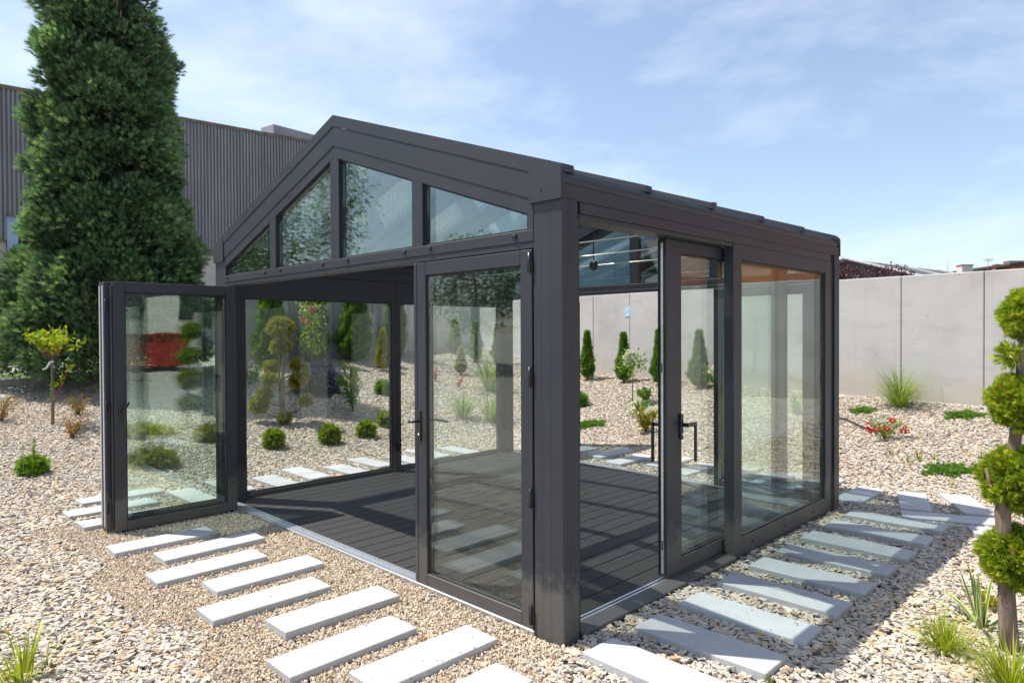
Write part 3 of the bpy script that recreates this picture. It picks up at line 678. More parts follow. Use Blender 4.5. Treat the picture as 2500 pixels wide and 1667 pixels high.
def leaf(name, axis_, u0, u1, w0, w1, z0, z1, st, rb, rt, mat='anthracite', pane='glass', label=None, pane_d=None):
    """framed glass leaf: axis_ 'x' lies along x (w = y range), 'y' lies along y (w = x range)"""
    def bx(mb, ua, ub, za, zb, wa, wb):
        return mb.box(ua, ub, wa, wb, za, zb, .003) if axis_ == 'x' else mb.box(wa, wb, ua, ub, za, zb, .003)
    fr = MB(); bx(fr, u0, u0 + st, z0, z1, w0, w1); bx(fr, u1 - st, u1, z0, z1, w0, w1)
    bx(fr, u0 + st + .0005, u1 - st - .0005, z0, z0 + rb, w0 + .0007, w1 - .0007); bx(fr, u0 + st + .0005, u1 - st - .0005, z1 - rt, z1, w0 + .0007, w1 - .0007)
    o = part(fr, name, mat, None, label)
    wm = (w0 + w1) / 2; pd = pane_d or 0.013
    p_ = part(bx(MB(), u0 + st + .001, u1 - st - .001, z0 + rb + .001, z1 - rt - .001, wm - pd, wm + pd), 'pane', pane, o)
    # glazing bead / gasket each side
    for wa, wb in ((w0 + .012, wm - pd - .001), (wm + pd + .001, w1 - .012)):
        gk = MB(); ga = 0.009; a, b, c, d = u0 + st + .0008, u1 - st - .0008, z0 + rb + .0008, z1 - rt - .0008
        bx(gk, a, a + ga, c, d, wa, wb); bx(gk, b - ga, b, c, d, wa, wb); bx(gk, a + ga + .0005, b - ga - .0005, c, c + ga, wa, wb); bx(gk, a + ga + .0005, b - ga - .0005, d - ga, d, wa, wb)
        part(gk, 'gasket', 'gasket', o)
    return o

# closed leaf beside the corner post (front) and its twin at the back
fd = leaf('hinged_door', 'x', -1.243, -0.222, 0.001, 0.066, 0.036, 2.106, 0.088, 0.072, 0.082)
part(MB().box(-1.276, -1.2445, -0.002, 0.058, 0.036, 2.106, .004), 'meeting_stile', 'anthracite', fd)
for zc in (2.035, 1.415, 0.755, 0.115):
    h_ = MB().tube([(-0.228, -0.011, zc - .052), (-0.228, -0.011, zc + .052)], 0.0105, 10)
    h_.box(-0.250, -0.238, -0.006, 0.0008, zc - .045, zc + .045, .001); part(h_, 'hinge', 'hardware', fd)
hd = MB().box(-1.236, -1.206, -0.009, 0.0008, 0.955, 1.155, .004)
hd.tube([(-1.221, -0.008, 1.085), (-1.221, -0.045, 1.085), (-1.228, -0.055, 1.085), (-1.245, -0.058, 1.085), (-1.262, -0.058, 1.083)], [.009, .009, .009, .009, .008], 10)
part(hd, 'handle', 'hardware', fd)
hd = MB().box(-1.236, -1.206, 0.0665, 0.076, 0.955, 1.155, .004)
hd.tube([(-1.221, 0.075, 1.085), (-1.221, 0.108, 1.085), (-1.212, 0.118, 1.085), (-1.19, 0.120, 1.085), (-1.085, 0.120, 1.082)], [.009, .009, .009, .009, .008], 10)
part(hd, 'handle', 'hardware', fd)
part(MB().tube([(-1.221, -0.0085, 1.00), (-1.221, -0.013, 1.00)], .008, 10), 'lock_cylinder', 'aluminium', fd)
bd = leaf('hinged_door', 'x', -1.243, -0.222, L_ - 0.066, L_ - 0.001, 0.036, 2.106, 0.088, 0.072, 0.082)
hd = MB().box(-1.232, -1.208, L_ - 0.090, L_ - 0.0665, 0.93, 1.12, .006); part(hd, 'handle', 'hardware', bd)
# folded leaves standing out at right angles, front and back
def stack(my_):
    f_ = (lambda y: y) if not my_ else (lambda y: L_ - y)
    for k, (xa, xb, ya, yb) in enumerate([(-4.018, -3.950, -1.045, -0.030), (-4.100, -4.036, -1.090, -0.042), (-4.182, -4.118, -1.090, -0.042)]):
        y0, y1 = sorted((f_(ya), f_(yb)))
        lf = leaf('folding_leaf', 'y', y0, y1, xa, xb, 0.026, 2.092, 0.088, 0.078, 0.084, label=('front glass leaf of the folded stack' if k == 0 and not my_ else None))
        if k == 0:
            yh = f_(-1.0)
            hb = MB().box(xb + .0005, xb + .012, yh - .014, yh + .014, 0.965, 1.045, .004)
            hb.tube([(xb + .01, yh, 1.00), (xb + .035, yh, 1.00), (xb + .042, f_(-0.985), 1.02), (xb + .042, f_(-0.945), 1.095)], [.008, .008, .009, .007], 8)
            part(hb, 'handle', 'hardware', lf)
            part(MB().box(xa + .006, xb - .0125, *sorted((f_(-1.046), f_(-1.056))), 0.05, 2.06, .002), 'edge_seal', 'gasket', lf)
        else:
            part(MB().box(xa + .018, xb - .018, *sorted((f_(-1.0905), f_(-1.0955))), 0.05, 2.06, .001), 'edge_strip', 'mill_strip', lf)
            for zc in (0.22, 1.06, 1.90):
                part(MB().tube([(xb + .009, f_(-1.082), zc - .05), (xb + .009, f_(-1.082), zc + .05)], .0085, 8), 'hinge', 'hardware', lf)
        for yk in (-0.10, -0.95):
            part(MB().box((xa + xb) / 2 - .008, (xa + xb) / 2 + .008, *sorted((f_(yk - .04), f_(yk + .04))), 0.006, 0.0258, .002), 'floor_roller', 'hardware', lf)
stack(0); stack(1)
# left wall: two fixed panes under a deep header
part(MB().box(-4.46, -4.30, 0.151, L_ - 0.151, 2.255, 2.351, .003), 'side_header')
for (y0, y1) in ((0.155, 2.018), (2.022, 3.795)):
    leaf('fixed_window', 'y', y0, y1, -4.375, -4.300, 0.006, 2.253, 0.058, 0.066, 0.245, pane='clear_glass')
part(MB().box(-4.299, -4.262, 2.005, 2.052, 0.27, 0.37, .005), 'socket_box', 'gasket')
# right wall: opening with sliding leaf, fixed pane
part(MB().box(-0.165, -0.004, 0.152, 3.752, 2.290, 2.351, .003), 'side_header')
part(MB().box(-0.160, -0.012, 0.152, 1.882, 2.262, 2.289, .002), 'door_track_head')
part(MB().box(-0.165, -0.020, 0.1505, 0.1625, 0.03, 2.261, .002), 'jamb_seal', 'gasket')
fw = leaf('fixed_window', 'y', 1.884, 3.752, -0.082, -0.006, 0.008, 2.289, 0.128, 0.140, 0.112)
for yy in (2.18, 2.75, 3.35):
    part(MB().box(-0.0062, -0.0035, yy - .016, yy + .016, 0.075, 0.088, .001), 'drain_slot', 'gasket', fw)
part(MB().box(-0.030, -0.014, 3.7535, 3.799, 0.02, 2.289, .002), 'cover_strip', 'gasket')
sp_ = [(-0.092, -0.02), (-0.092, 0.046), (-0.060, 0.046), (0.012, 0.036), (0.016, 0.030), (0.010, 0.004), (0.004, -0.02)]
part(MB().prism(sp_, 'y', 0.152, 1.883), 'door_sill')
tk = MB().box(-0.168, -0.0925, 0.152, 1.98, -0.02, 0.036, .002); part(tk, 'track_bed', 'gasket')
part(MB().box(-0.131, -0.119, 0.165, 1.98, 0.0365, 0.050, .003), 'track_rail', 'aluminium')
part(MB().box(-0.110, -0.0935, 0.165, 1.98, 0.0365, 0.044, .002), 'track_rail', 'aluminium')
sd = leaf('sliding_door', 'y', 1.140, 3.02, -0.156, -0.094, 0.052, 2.260, 0.185, 0.095, 0.080)
part(MB().box(-0.1340, -0.1170, 1.1345, 1.1395, 0.075, 2.235, .001), 'edge_strip', 'mill_strip', sd)
for xs in (-0.1555, -0.1025):
    part(MB().box(xs, xs + .008, 1.133, 1.1395, 0.06, 2.25, .001), 'edge_seal', 'gasket', sd)
for zc in (1.42, 0.26):
    part(MB().box(-0.1300, -0.1210, 1.1325, 1.1344, zc - .03, zc + .03, .0005), 'keeper', 'gasket', sd)
for zc in (0.18, 0.35, 0.72, 0.88, 1.32, 1.52):
    part(MB().tube([(-0.1255, 1.1344, zc), (-0.1255, 1.1326, zc)], .0055, 8), 'screw', 'steel_rod', sd)
ho = MB().box(-0.0935, -0.078, 1.292, 1.324, 0.938, 1.108, .003); ho.box(-0.0775, -0.045, 1.298, 1.318, 1.024, 1.050, .002); ho.box(-0.0447, -0.030, 1.298, 1.418, 1.024, 1.050, .002); ho.box(-0.0447, -0.030, 1.396, 1.418, 0.785, 1.0235, .002)
part(ho, 'handle', 'hardware', sd)
hi = MB().box(-0.172, -0.1565, 1.200, 1.232, 0.938, 1.108, .003); hi.box(-0.232, -0.1725, 1.206, 1.226, 1.024, 1.050, .002); hi.box(-0.247, -0.2323, 1.188, 1.226, 1.024, 1.050, .002); hi.box(-0.247, -0.2323, 1.188, 1.210, 0.785, 1.0235, .002)
part(hi, 'handle', 'hardware', sd)
part(MB().tube([(-0.0775, 1.308, 0.972), (-0.074, 1.308, 0.972)], .008, 10), 'lock_cylinder', 'aluminium', sd)

# ------------------------------------------------------------------ concrete boundary walls
def panel_wall(p0, d, n_pan, pw, ztop, name, label):
    """precast panels side by side from p0 along unit d; the visible face looks to the left of d rotated -90"""
    d = Vector((d[0], d[1], 0)).normalized(); nrm = Vector((d.y, -d.x, 0))
    root = empty(name, (p0[0], p0[1], 0), label, 'wall')
    for k in range(n_pan):
        a = Vector((p0[0], p0[1], 0)) + d * (k * pw + 0.004); b = a + d * (pw - 0.008); zt_ = ztop + random.uniform(-.004, .004); off = nrm * random.uniform(-.003, .003)
        zb_ = -0.4; c = 0.010; t = 0.14
        prof_ = [(c, 0), (0, c), (0, t), (pw - .008, t), (pw - .008, c), (pw - .008 - c, 0)]
        mb = MB(); vs = []
        for zz, ins in ((zb_, 0), (zt_ - c, 0), (zt_, c)):
            for (u, q) in prof_:
                uu = min(max(u, ins), pw - .008 - ins); qq = min(max(q, ins), t - ins); vs.append(a + off + d * uu - nrm * qq + Vector((0, 0, zz)))
        k6 = len(prof_); fs = [tuple(range(2 * k6, 3 * k6))]
        for r_ in (0, 1):
            for i in range(k6): fs.append((r_ * k6 + i, r_ * k6 + (i + 1) % k6, (r_ + 1) * k6 + (i + 1) % k6, (r_ + 1) * k6 + i))
        mb.add(vs, fs); mb.build('panel', 'wall_concrete', root)
    mb = MB(); q0 = Vector((p0[0], p0[1], 0)) - nrm * 0.06 ; q1 = q0 + d * (n_pan * pw)
    mb.add([q0 + Vector((0, 0, -.4)), q1 + Vector((0, 0, -.4)), q1 + Vector((0, 0, ztop - .06)), q0 + Vector((0, 0, ztop - .06)), q0 - nrm * .05 + Vector((0, 0, -.4)), q1 - nrm * .05 + Vector((0, 0, -.4)), q1 - nrm * .05 + Vector((0, 0, ztop - .06)), q0 - nrm * .05 + Vector((0, 0, ztop - .06))],
           [(0, 1, 2, 3), (7, 6, 5, 4), (0, 3, 7, 4), (1, 5, 6, 2), (3, 2, 6, 7)]); mb.build('joint_backing', 'kerb_stone', root)
    return root
WD = Vector((1, -0.105, 0)).normalized(); PW = 1.094
jx = Vector((0.25, 8.864, 0))       # a joint of the back wall
panel_wall(tuple(jx - WD * PW * 11), WD, 26, PW, 2.5, 'concrete_wall', 'long pale concrete panel wall behind the pavilion')
panel_wall((-12.06, 3.55), (0.0, 1.0), 6, PW, 2.52, 'concrete_wall', 'concrete panel wall on the left, behind the conifers seen through the glass')
# paper notice on the back wall
e_ = jx - WD * PW * 6.22; nb = Vector((WD.y, -WD.x, 0))
def on_wall(u, z, off): return jx + WD * u + nb * off + Vector((0, 0, z))
u0 = -6.69; pn = MB(); pv = []
for zz in np.linspace(2.0, 2.215, 4):
    for uu in np.linspace(u0, u0 + .135, 4): pv.append(on_wall(uu + 0.01 * (zz - 2.0), zz, 0.006 + 0.004 * math.sin(uu * 40 + zz * 30)))
pv2 = [p - nb * 0.002 for p in pv]; q = lambda r_, c, k: k * 16 + r_ * 4 + c
pf = [(q(r_, c, 0), q(r_, c + 1, 0), q(r_ + 1, c + 1, 0), q(r_ + 1, c, 0)) for r_ in range(3) for c in range(3)] + [(q(r_, c, 1), q(r_ + 1, c, 1), q(r_ + 1, c + 1, 1), q(r_, c + 1, 1)) for r_ in range(3) for c in range(3)]
pn.add(pv + pv2, pf); tag(pn.build('paper_notice', 'paper_blue'), 'small light blue paper notice stuck beside a wall joint', 'notice')

# ------------------------------------------------------------------ buildings
FD = Vector((0.1026, 0.9947, 0)).normalized(); FN = Vector((FD.y, -FD.x, 0)); FP = Vector((-23.63, 6.9, 0))
def fac(s, z, off=0.0): return FP + FD * s + FN * off + Vector((0, 0, z))
hall = empty('industrial_hall', tuple(FP), 'long grey corrugated industrial hall behind the tall conifer', 'building')
def slabq(mb, s0, s1, z0, z1, o0, o1):
    vs = [fac(s, z, o) for o in (o0, o1) for (s, z) in ((s0, z0), (s1, z0), (s1, z1), (s0, z1))]
    return mb.add(vs, [(0, 1, 2, 3), (7, 6, 5, 4), (0, 4, 5, 1), (1, 5, 6, 2), (2, 6, 7, 3), (3, 7, 4, 0)])
pitch = 0.118; pts = []; s_ = -14.0; k = 0
prof_c = [(0.0, 0.0), (0.22, 0.0), (0.32, 0.062), (0.40, 0.070), (0.70, 0.070), (0.78, 0.062), (0.90, 0.004)]
def clad(s0, s1, z0, z1, name):
    ns = int(math.ceil((s1 - s0) / pitch)); vs = []; pt_ = (s1 - s0) / ns; line = [(s0 + (k + u) * pt_, o) for k in range(ns) for (u, o) in prof_c] + [(s1, 0.0)]
    for z in (z0, z1): vs += [fac(s, z, o + 0.02) for s, o in line]
    m_ = len(line); MB().add(vs, [(i, i + 1, m_ + i + 1, m_ + i) for i in range(m_ - 1)]).build(name, 'cladding', hall)
clad(-14.0, -5.58, 4.64, 9.40, 'cladding'); clad(-5.58, -3.0, 5.42, 9.40, 'cladding'); clad(-3.0, 16.0, 4.64, 9.40, 'cladding')
slabq(MB(), -14, -5.62, -0.3, 4.64, -0.12, 0.0).build('plinth_wall', 'render_cream', hall)
slabq(MB(), -3.0, 16, -0.3, 4.64, -0.12, 0.0).build('plinth_wall', 'render_cream', hall)
slabq(MB(), -14, -5.62, 4.60, 4.68, 0.0, 0.09).build('drip_trim', 'rust_trim', hall); slabq(MB(), -3.0, 16, 4.60, 4.635, 0.0, 0.10).build('drip_trim', 'rust_trim', hall)
slabq(MB(), -5.60, -5.31, -0.3, 5.40, -0.05, 0.07).build('steel_column', 'steel_blue', hall)
slabq(MB(), -5.62, -2.98, 5.40, 5.46, 0.0, 0.12).build('door_lintel', 'rust_trim', hall)
slabq(MB(), -7.5, -1.0, -0.3, 9.3, -1.6, -1.5).build('doorway', 'dark_void', hall)  # near-black sheet behind the opening, stands in for the hall's unlit interior
slabq(MB(), -14, 16, 9.40, 9.53, -0.15, 0.10).build('eave_trim', 'rust_trim', hall)
rb = MB(); vs = [fac(-14, 9.5, -.1), fac(16, 9.5, -.1), fac(16, 10.6, -14), fac(-14, 10.6, -14), fac(-14, 9.4, -.1), fac(16, 9.4, -.1), fac(16, 10.5, -14), fac(-14, 10.5, -14)]
rb.add(vs, [(0, 1, 2, 3), (7, 6, 5, 4), (0, 4, 5, 1), (1, 5, 6, 2), (2, 6, 7, 3), (3, 7, 4, 0)]).build('roof', 'cladding', hall)
rb = MB(); vs = [fac(2.9, 9.5, .06), fac(4.9, 9.5, .06), fac(4.9, 9.78, .02), fac(2.9, 9.92, .02), fac(2.9, 9.5, -1.4), fac(4.9, 9.5, -1.4), fac(4.9, 9.95, -1.4), fac(2.9, 10.1, -1.4)]
rb.add(vs, [(0, 1, 2, 3), (7, 6, 5, 4), (0, 4, 5, 1), (1, 5, 6, 2), (2, 6, 7, 3), (3, 7, 4, 0)]).build('roof_hatch', 'cladding', hall)
lp = MB(); lp.tube([fac(-5.78, 4.42, 0.0), fac(-5.78, 4.45, .12), fac(-5.78, 4.40, .2)], [.03, .05, .09], 10); lp.tube([fac(-5.80, 4.3, .03), fac(-5.80, 3.9, .03)], .02, 6); lp.build('wall_lamp', 'aluminium', hall)

# grey-roofed barn and low brick house beyond the back wall
RDV = Vector((0.1363, 0.9907, 0)).normalized(); RNV = Vector((RDV.y, -RDV.x, 0)); RA = Vector((-9.25, 31.0, 0))
barn = empty('barn', tuple(RA), 'low grey pitched-roof barn rising just above the back wall', 'building')
def bp(s, q, z): return RA + RDV * s + RNV * q + Vector((0, 0, z))
vs = [bp(0, 0, 5.08), bp(55, 0, 5.08), bp(55, 11, 1.6), bp(0, 11, 1.6), bp(0, 0, 4.94), bp(55, 0, 4.94), bp(55, 11, 1.46), bp(0, 11, 1.46)]
bxf = [(0, 1, 2, 3), (7, 6, 5, 4), (0, 4, 5, 1), (1, 5, 6, 2), (2, 6, 7, 3), (3, 7, 4, 0)]
MB().add(vs, bxf).build('roof', 'grey_roof', barn)
vs = [bp(0, 0, 5.08), bp(55, 0, 5.08), bp(55, -11, 1.6), bp(0, -11, 1.6), bp(0, 0, 4.94), bp(55, 0, 4.94), bp(55, -11, 1.46), bp(0, -11, 1.46)]
MB().add(vs, bxf).build('roof', 'grey_roof', barn)
for s in np.arange(0.0, 54, 5.4):
    wd = 0.16 if s < 1 else 0.10
    vs = [bp(s - wd, 0, 5.16), bp(s + wd, 0, 5.16), bp(s + wd, 11.1, 1.65), bp(s - wd, 11.1, 1.65), bp(s - wd, 0, 5.081), bp(s + wd, 0, 5.081), bp(s + wd, 11.1, 1.57), bp(s - wd, 11.1, 1.57)]
    MB().add(vs, bxf).build('roof_rib', 'verge_white', barn)
MB().add([bp(.4, -10.6, 0), bp(.4, 10.6, 0), bp(.4, 10.6, 1.5), bp(.4, 0, 4.9), bp(.4, -10.6, 1.5), bp(.6, -10.6, 0), bp(.6, 10.6, 0), bp(.6, 10.6, 1.5), bp(.6, 0, 4.9), bp(.6, -10.6, 1.5)], [(0, 1, 2, 3, 4), (9, 8, 7, 6, 5), (0, 5, 6, 1)]).build('gable_wall', 'barn_wall', barn)
for z in (3.55, 4.15):
    MB().tube([bp(.35, .5, z), bp(.25, .5, z)], .16, 10).build('vent', 'chimney_white', barn)
BH = empty('brick_house', (-5.5, 46, 0), 'low dark-roofed brick house with white chimneys beyond the back wall', 'building')
def wbox(mb, c, ax, l, wd, z0, z1):
    ax = Vector((ax[0], ax[1], 0)).normalized(); nn = Vector((-ax.y, ax.x, 0)); c = Vector((c[0], c[1], 0))
    vs = [c + ax * a * l / 2 + nn * b * wd / 2 + Vector((0, 0, z)) for z in (z0, z1) for a, b in ((-1, -1), (1, -1), (1, 1), (-1, 1))]
    return mb.add(vs, [(3, 2, 1, 0), (4, 5, 6, 7), (0, 1, 5, 4), (1, 2, 6, 5), (2, 3, 7, 6), (3, 0, 4, 7)])
bax = (0.71, 0.705)
wbox(MB(), (-4.1, 50.2), bax, 9.0, 7.0, 0, 5.42).build('wall', 'brick', BH)
vs = []
ca = Vector((-4.1, 50.2, 0)); ua = Vector((0.71, 0.705, 0)); na = Vector((-.705, .71, 0))
for z_ in (0, -.14):
    for a, b, z in ((-4.8, -3.8, 5.43), (-1.8, -3.8, 5.68), (4.8, -3.8, 5.72), (4.8, 3.8, 5.72), (-1.8, 3.8, 5.68), (-4.8, 3.8, 5.43)): vs.append(ca + ua * a + na * b + Vector((0, 0, z + z_)))
MB().add(vs, [(0, 1, 4, 5), (1, 2, 3, 4), (11, 10, 7, 6), (10, 9, 8, 7), (0, 6, 7, 1), (1, 7, 8, 2), (5, 11, 6, 0), (2, 8, 9, 3)]).build('roof', 'roof_dark', BH)
for (cx, cy_, l, zt_) in ((-6.95, 43.9, 0.62, 5.42), (-4.95, 45.9, 0.80, 5.62)):
    ch = wbox(MB(), (cx, cy_), bax, l, 0.5, 4.4, zt_).build('chimney', 'chimney_white', BH); wbox(MB(), (cx, cy_), bax, l + .08, 0.56, zt_ + .002, zt_ + .06).build('chimney_cap', 'terracotta', ch)
ch = wbox(MB(), (-5.65, 45.2), bax, .30, .3, 4.6, 5.50).build('chimney', 'terracotta', BH)
an = MB(); an.tube([(-6.0, 45, 5.0), (-6.0, 45, 5.85)], .015, 6)
for z, l in ((5.82, .25), (5.76, .20), (5.70, .15)): an.tube([(-6.0 - l, 45 - l, z), (-6.0 + l, 45 + l, z)], .01, 5)
an.build('antenna', 'fence_wire', BH); MB().tube([(-7.6, 43, 4.9), (-7.6, 43, 6.0)], .012, 6).build('mast', 'fence_wire', BH)

# blue-grey clad hall seen through the rear gable glass
BB = empty('clad_hall', (-13.5, 17, 0), 'blue grey panel clad hall seen through the rear gable glass', 'building')
wbox(MB(), (-14.6, 18.6), (0.7, 0.7), 8.4, 6, 0, 6.2).build('wall', 'hall_blue', BB)
c0 = Vector((-14.6, 18.6, 0)); a0 = Vector((.7071, .7071, 0)); n0 = Vector((.7071, -.7071, 0))
for k in range(7):
    u = -4.2 + 1.2 * (k + .5)
    for j in range(5):
        c = c0 + a0 * u + n0 * 3.02; wbox(MB(), (c.x, c.y), (0.7071, 0.7071), 1.185, 0.04, 0.6 + j * 1.1, 1.685 + j * 1.1).build('cladding_panel', 'hall_blue', BB)
c = c0 + a0 * 1.2 + n0 * 3.06; wbox(MB(), (c.x, c.y), (.7071, .7071), .12, .1, 0, 6.2).build('downpipe', 'verge_white', BB)
c = c0 + a0 * 3.9 + n0 * 3.06; wbox(MB(), (c.x, c.y), (.7071, .7071), .5, .1, 0, 6.2).build('corner_post', 'barn_wall', BB)
HS = empty('tiled_house', (-9.0, 17.5, 0), 'dark tiled roof and gable of a house seen through the rear gable glass', 'building')
wbox(MB(), (-8.6, 18.4), (.7, .7), 5.0, 4.0, 0, 3.5).build('wall', 'barn_wall', HS)
ch0 = Vector((-8.6, 18.4, 0)); vs = [ch0 + a0 * a + n0 * b + Vector((0, 0, z)) for a in (-2.7, 2.7) for b, z in ((2.4, 3.3), (0, 4.7), (-2.4, 3.3), (-2.4, 3.15), (0, 4.55), (2.4, 3.15))]
MB().add(vs, [(0, 1, 7, 6), (1, 2, 8, 7), (2, 3, 9, 8), (3, 4, 10, 9), (4, 5, 11, 10), (5, 0, 6, 11), (0, 5, 4, 1), (1, 4, 3, 2), (6, 7, 10, 11), (7, 8, 9, 10)]).build('roof', 'roof_dark', HS)

# what the panes mirror: brick works to the right, pale warehouse and red container further right
BR = empty('brick_works', (8, 14, 0), 'orange brick works mirrored in the glass of the sliding side', 'building')
MB().box(2.6, 15, 13.6, 21, 0, 7.5, 0).build('wall', 'brick', BR); MB().box(2.4, 15.2, 13.4, 21.2, 7.501, 7.8, 0).build('roof', 'roof_dark', BR)
for k in range(4):
    wn = MB().box(4.0 + k * 2.8, 5.2 + k * 2.8, 13.555, 13.60, 4.4, 5.9, 0).build('window', 'dark_void', BR); MB().box(3.95 + k * 2.8, 5.25 + k * 2.8, 13.5, 13.554, 4.3, 4.399, 0).build('sill', 'kerb_stone', wn)
WH = empty('warehouse', (26, 6, 0), 'pale warehouse mirrored in the open glass leaf', 'building')
MB().box(24, 34, 1, 16, 0, 6.5, 0).build('wall', 'chimney_white', WH); MB().box(23.7, 34.3, .7, 16.3, 6.501, 6.8, 0).build('roof', 'grey_roof', WH)
for k in range(4): MB().box(23.95, 23.999, 2.2 + k * 3.5, 4.2 + k * 3.5, 2.4, 4.0, 0).build('window', 'dark_void', WH)
RC = empty('skip_container', (14.5, 5.0, 0), 'red steel skip container mirrored in the open glass leaf', 'container')
z0 = tz(14.5, 5.0)
MB().prism([(3.9, z0 + 1.2), (6.0, z0 + 1.2), (5.7, z0 + .15), (4.2, z0 + .15)], 'x', 13.6, 15.4).build('body', 'red_paint', RC)
for yy in (4.4, 4.95, 5.5): MB().box(13.54, 13.599, yy - .05, yy + .05, z0 + .2, z0 + 1.15, .01).build('rib', 'red_paint', RC)
MB().box(13.5, 15.5, 3.8, 6.1, z0 + 1.201, z0 + 1.28, .02).build('rim', 'red_paint', RC)
for xx in (13.8, 15.2): MB().box(xx - .08, xx + .08, 4.3, 5.6, z0 - .02, z0 + .149, .01).build('skid', 'tyre', RC)

# kerb, grass strip and wire fence at the far left
kb = empty('kerb', (-13.3, -1.0, tz(-13.3, -1)), 'low stone kerb at the left edge of the gravel', 'kerb')
for k in range(7):
    y = -3.2 + k * 0.9; z = tz(-13.2, y); MB().box(-13.36, -13.18, y, y + .885, z - .12, z + .13, .012).build('kerb_stone', 'kerb_stone', kb)
vs = []; 
for y in np.arange(-6, 4.01, 1.0):
    for x in (-16.0, -13.37): vs.append((x, y, tz(x, y) + 0.06))
nn_ = len(vs) // 2
g_ = MB().add(vs, [(2 * i, 2 * i + 1, 2 * i + 3, 2 * i + 2) for i in range(nn_ - 1)]).build('grass_verge', 'grass_verge'); tag(g_, 'grass strip behind the low kerb at the left', 'grass', kind='structure')
vs = [(-23, -14, tz(-23, -14) + .02), (-16.02, -14, tz(-16.02, -14) + .02), (-16.02, 10, tz(-16.02, 10) + .02), (-23, 10, tz(-23, 10) + .02)]
yard = []
for y in np.linspace(-14, 12, 27):
    for x in (-24, -16.02): yard.append((x, y, tz(x, y) + 0.02))
tag(MB().add(yard, [(2 * i, 2 * i + 1, 2 * i + 3, 2 * i + 2) for i in range(26)]).build('yard', 'kerb_stone'), 'pale paved yard in front of the industrial hall', 'yard', kind='structure')
fn = empty('wire_fence', (-14.6, 0, tz(-14.6, 0)), 'grey wire mesh fence behind the tall conifer', 'fence')
for k in range(5):
    y = -3.0 + k * 1.6; z = tz(-14.6, y); MB().box(-14.63, -14.57, y - .03, y + .03, z, z + 1.6, .004).build('fence_post', 'fence_wire', fn)
for k in range(4):
    y0 = -2.96 + k * 1.6; mb = MB(); z = tz(-14.6, y0 + .8)
    for j in range(24): mb.box(-14.603, -14.597, y0 + .03 + j * .065 - .0025, y0 + .03 + j * .065 + .0025, z + .06, z + 1.5, 0)
    for zz in np.arange(.1, 1.5, .2): mb.box(-14.607, -14.6035, y0, y0 + 1.53, z + zz - .003, z + zz + .003, 0)
    mb.build('mesh_panel', 'fence_wire', fn)

# ------------------------------------------------------------------ plants
RIGHT = np.array([0.709, 0.705, 0.0]); BACK = np.array([-0.705, 0.709, 0.0])
def plant(name, label, catg, x, y, group=None, z=None):
    return empty(name, (x, y, (tz(x, y) if z is None else z) - 0.004), label, catg, group)

def ball_pts(c, r, n, sq=1.0, lo=0.72):
    d = sph(n); rr = r * (lo + (1 - lo) * rng.random(n) ** 0.5) * (1 + 0.10 * np.sin(d[:, 0] * 5 + c[0] * 9) * np.sin(d[:, 2] * 6 + c[1] * 7) + 0.075 * rng.normal(0, 1, n))
    P = d * rr[:, None]; P[:, 2] *= sq; return P + np.array(c), d

def tints(n, mid=0.45, sd=0.2, brown=0.02):
    t = np.clip(rng.normal(mid, sd, n), 0.02, 0.94); t[rng.random(n) < brown] = 1.0; return t

def foliage_ball(parent, c, r, n, size, mat, name='foliage_ball', T=SPRAY, sq=1.0, up=0.3, jit=0.35, mid=0.45, lo=0.72):
    P, d = ball_pts(c, r, n, sq, lo); D = d + np.array([0, 0, up])
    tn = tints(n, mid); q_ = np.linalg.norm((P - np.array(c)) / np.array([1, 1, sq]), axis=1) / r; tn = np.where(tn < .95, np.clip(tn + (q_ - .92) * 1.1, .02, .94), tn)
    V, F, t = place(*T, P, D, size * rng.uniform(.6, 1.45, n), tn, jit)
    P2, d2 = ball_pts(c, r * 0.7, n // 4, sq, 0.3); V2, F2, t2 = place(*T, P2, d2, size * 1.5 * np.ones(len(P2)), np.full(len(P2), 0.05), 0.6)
    return trimesh(name, *cat([(V, F, t), (V2, F2, t2)]), mat, parent)

def column(parent, h, r, n, size, mat, T=SPRAY, taper=1.3, base=0.05, ragged=0.10, mid=0.45, name='crown'):
    u = rng.random(n) ** 0.8; z = base + u * (h - base); ph = rng.uniform(0, 6.283, n)
    prof_ = np.minimum(1.0, (u + 0.10) / 0.28) * np.clip(1 - u, 0, 1) ** (1 / taper) * 1.06 + 0.03
    lob = 1 + ragged * (np.sin(ph * 3 + z * 9 / max(h, .5)) + np.sin(ph * 5 - z * 23 / max(h, .5))) + rng.normal(0, .05, n)
    rr = r * prof_ * lob * (0.62 + 0.38 * rng.random(n) ** 0.5)
    P = np.stack([rr * np.cos(ph), rr * np.sin(ph), z], 1); out_ = np.stack([np.cos(ph), np.sin(ph), np.zeros(n)], 1)
    D = out_ * 0.6 + np.array([0, 0, 0.9]); return trimesh(name, *place(*T, P, D, size * rng.uniform(.7, 1.3, n), tints(n, mid), .28), mat, parent)

def local(mb, name, mat, parent):      # mesh given relative to the plant's base
    o_ = ORG[parent.name]; mb.v = [tuple(Vector(v) + o_) for v in mb.v]; return mb.build(name, mat, parent)

def stemset(parent, tips, r0, r1, mat='twig', name='stem', sep=True):
    mb = MB()
    for tip in tips:
        tip = Vector(tip); mid_ = Vector((tip.x * .35, tip.y * .35, tip.z * .55)); mb.tube([(0, 0, -0.01), mid_, tip], [r0, (r0 + r1) / 2, r1], 6)
    return local(mb, name, mat, parent)

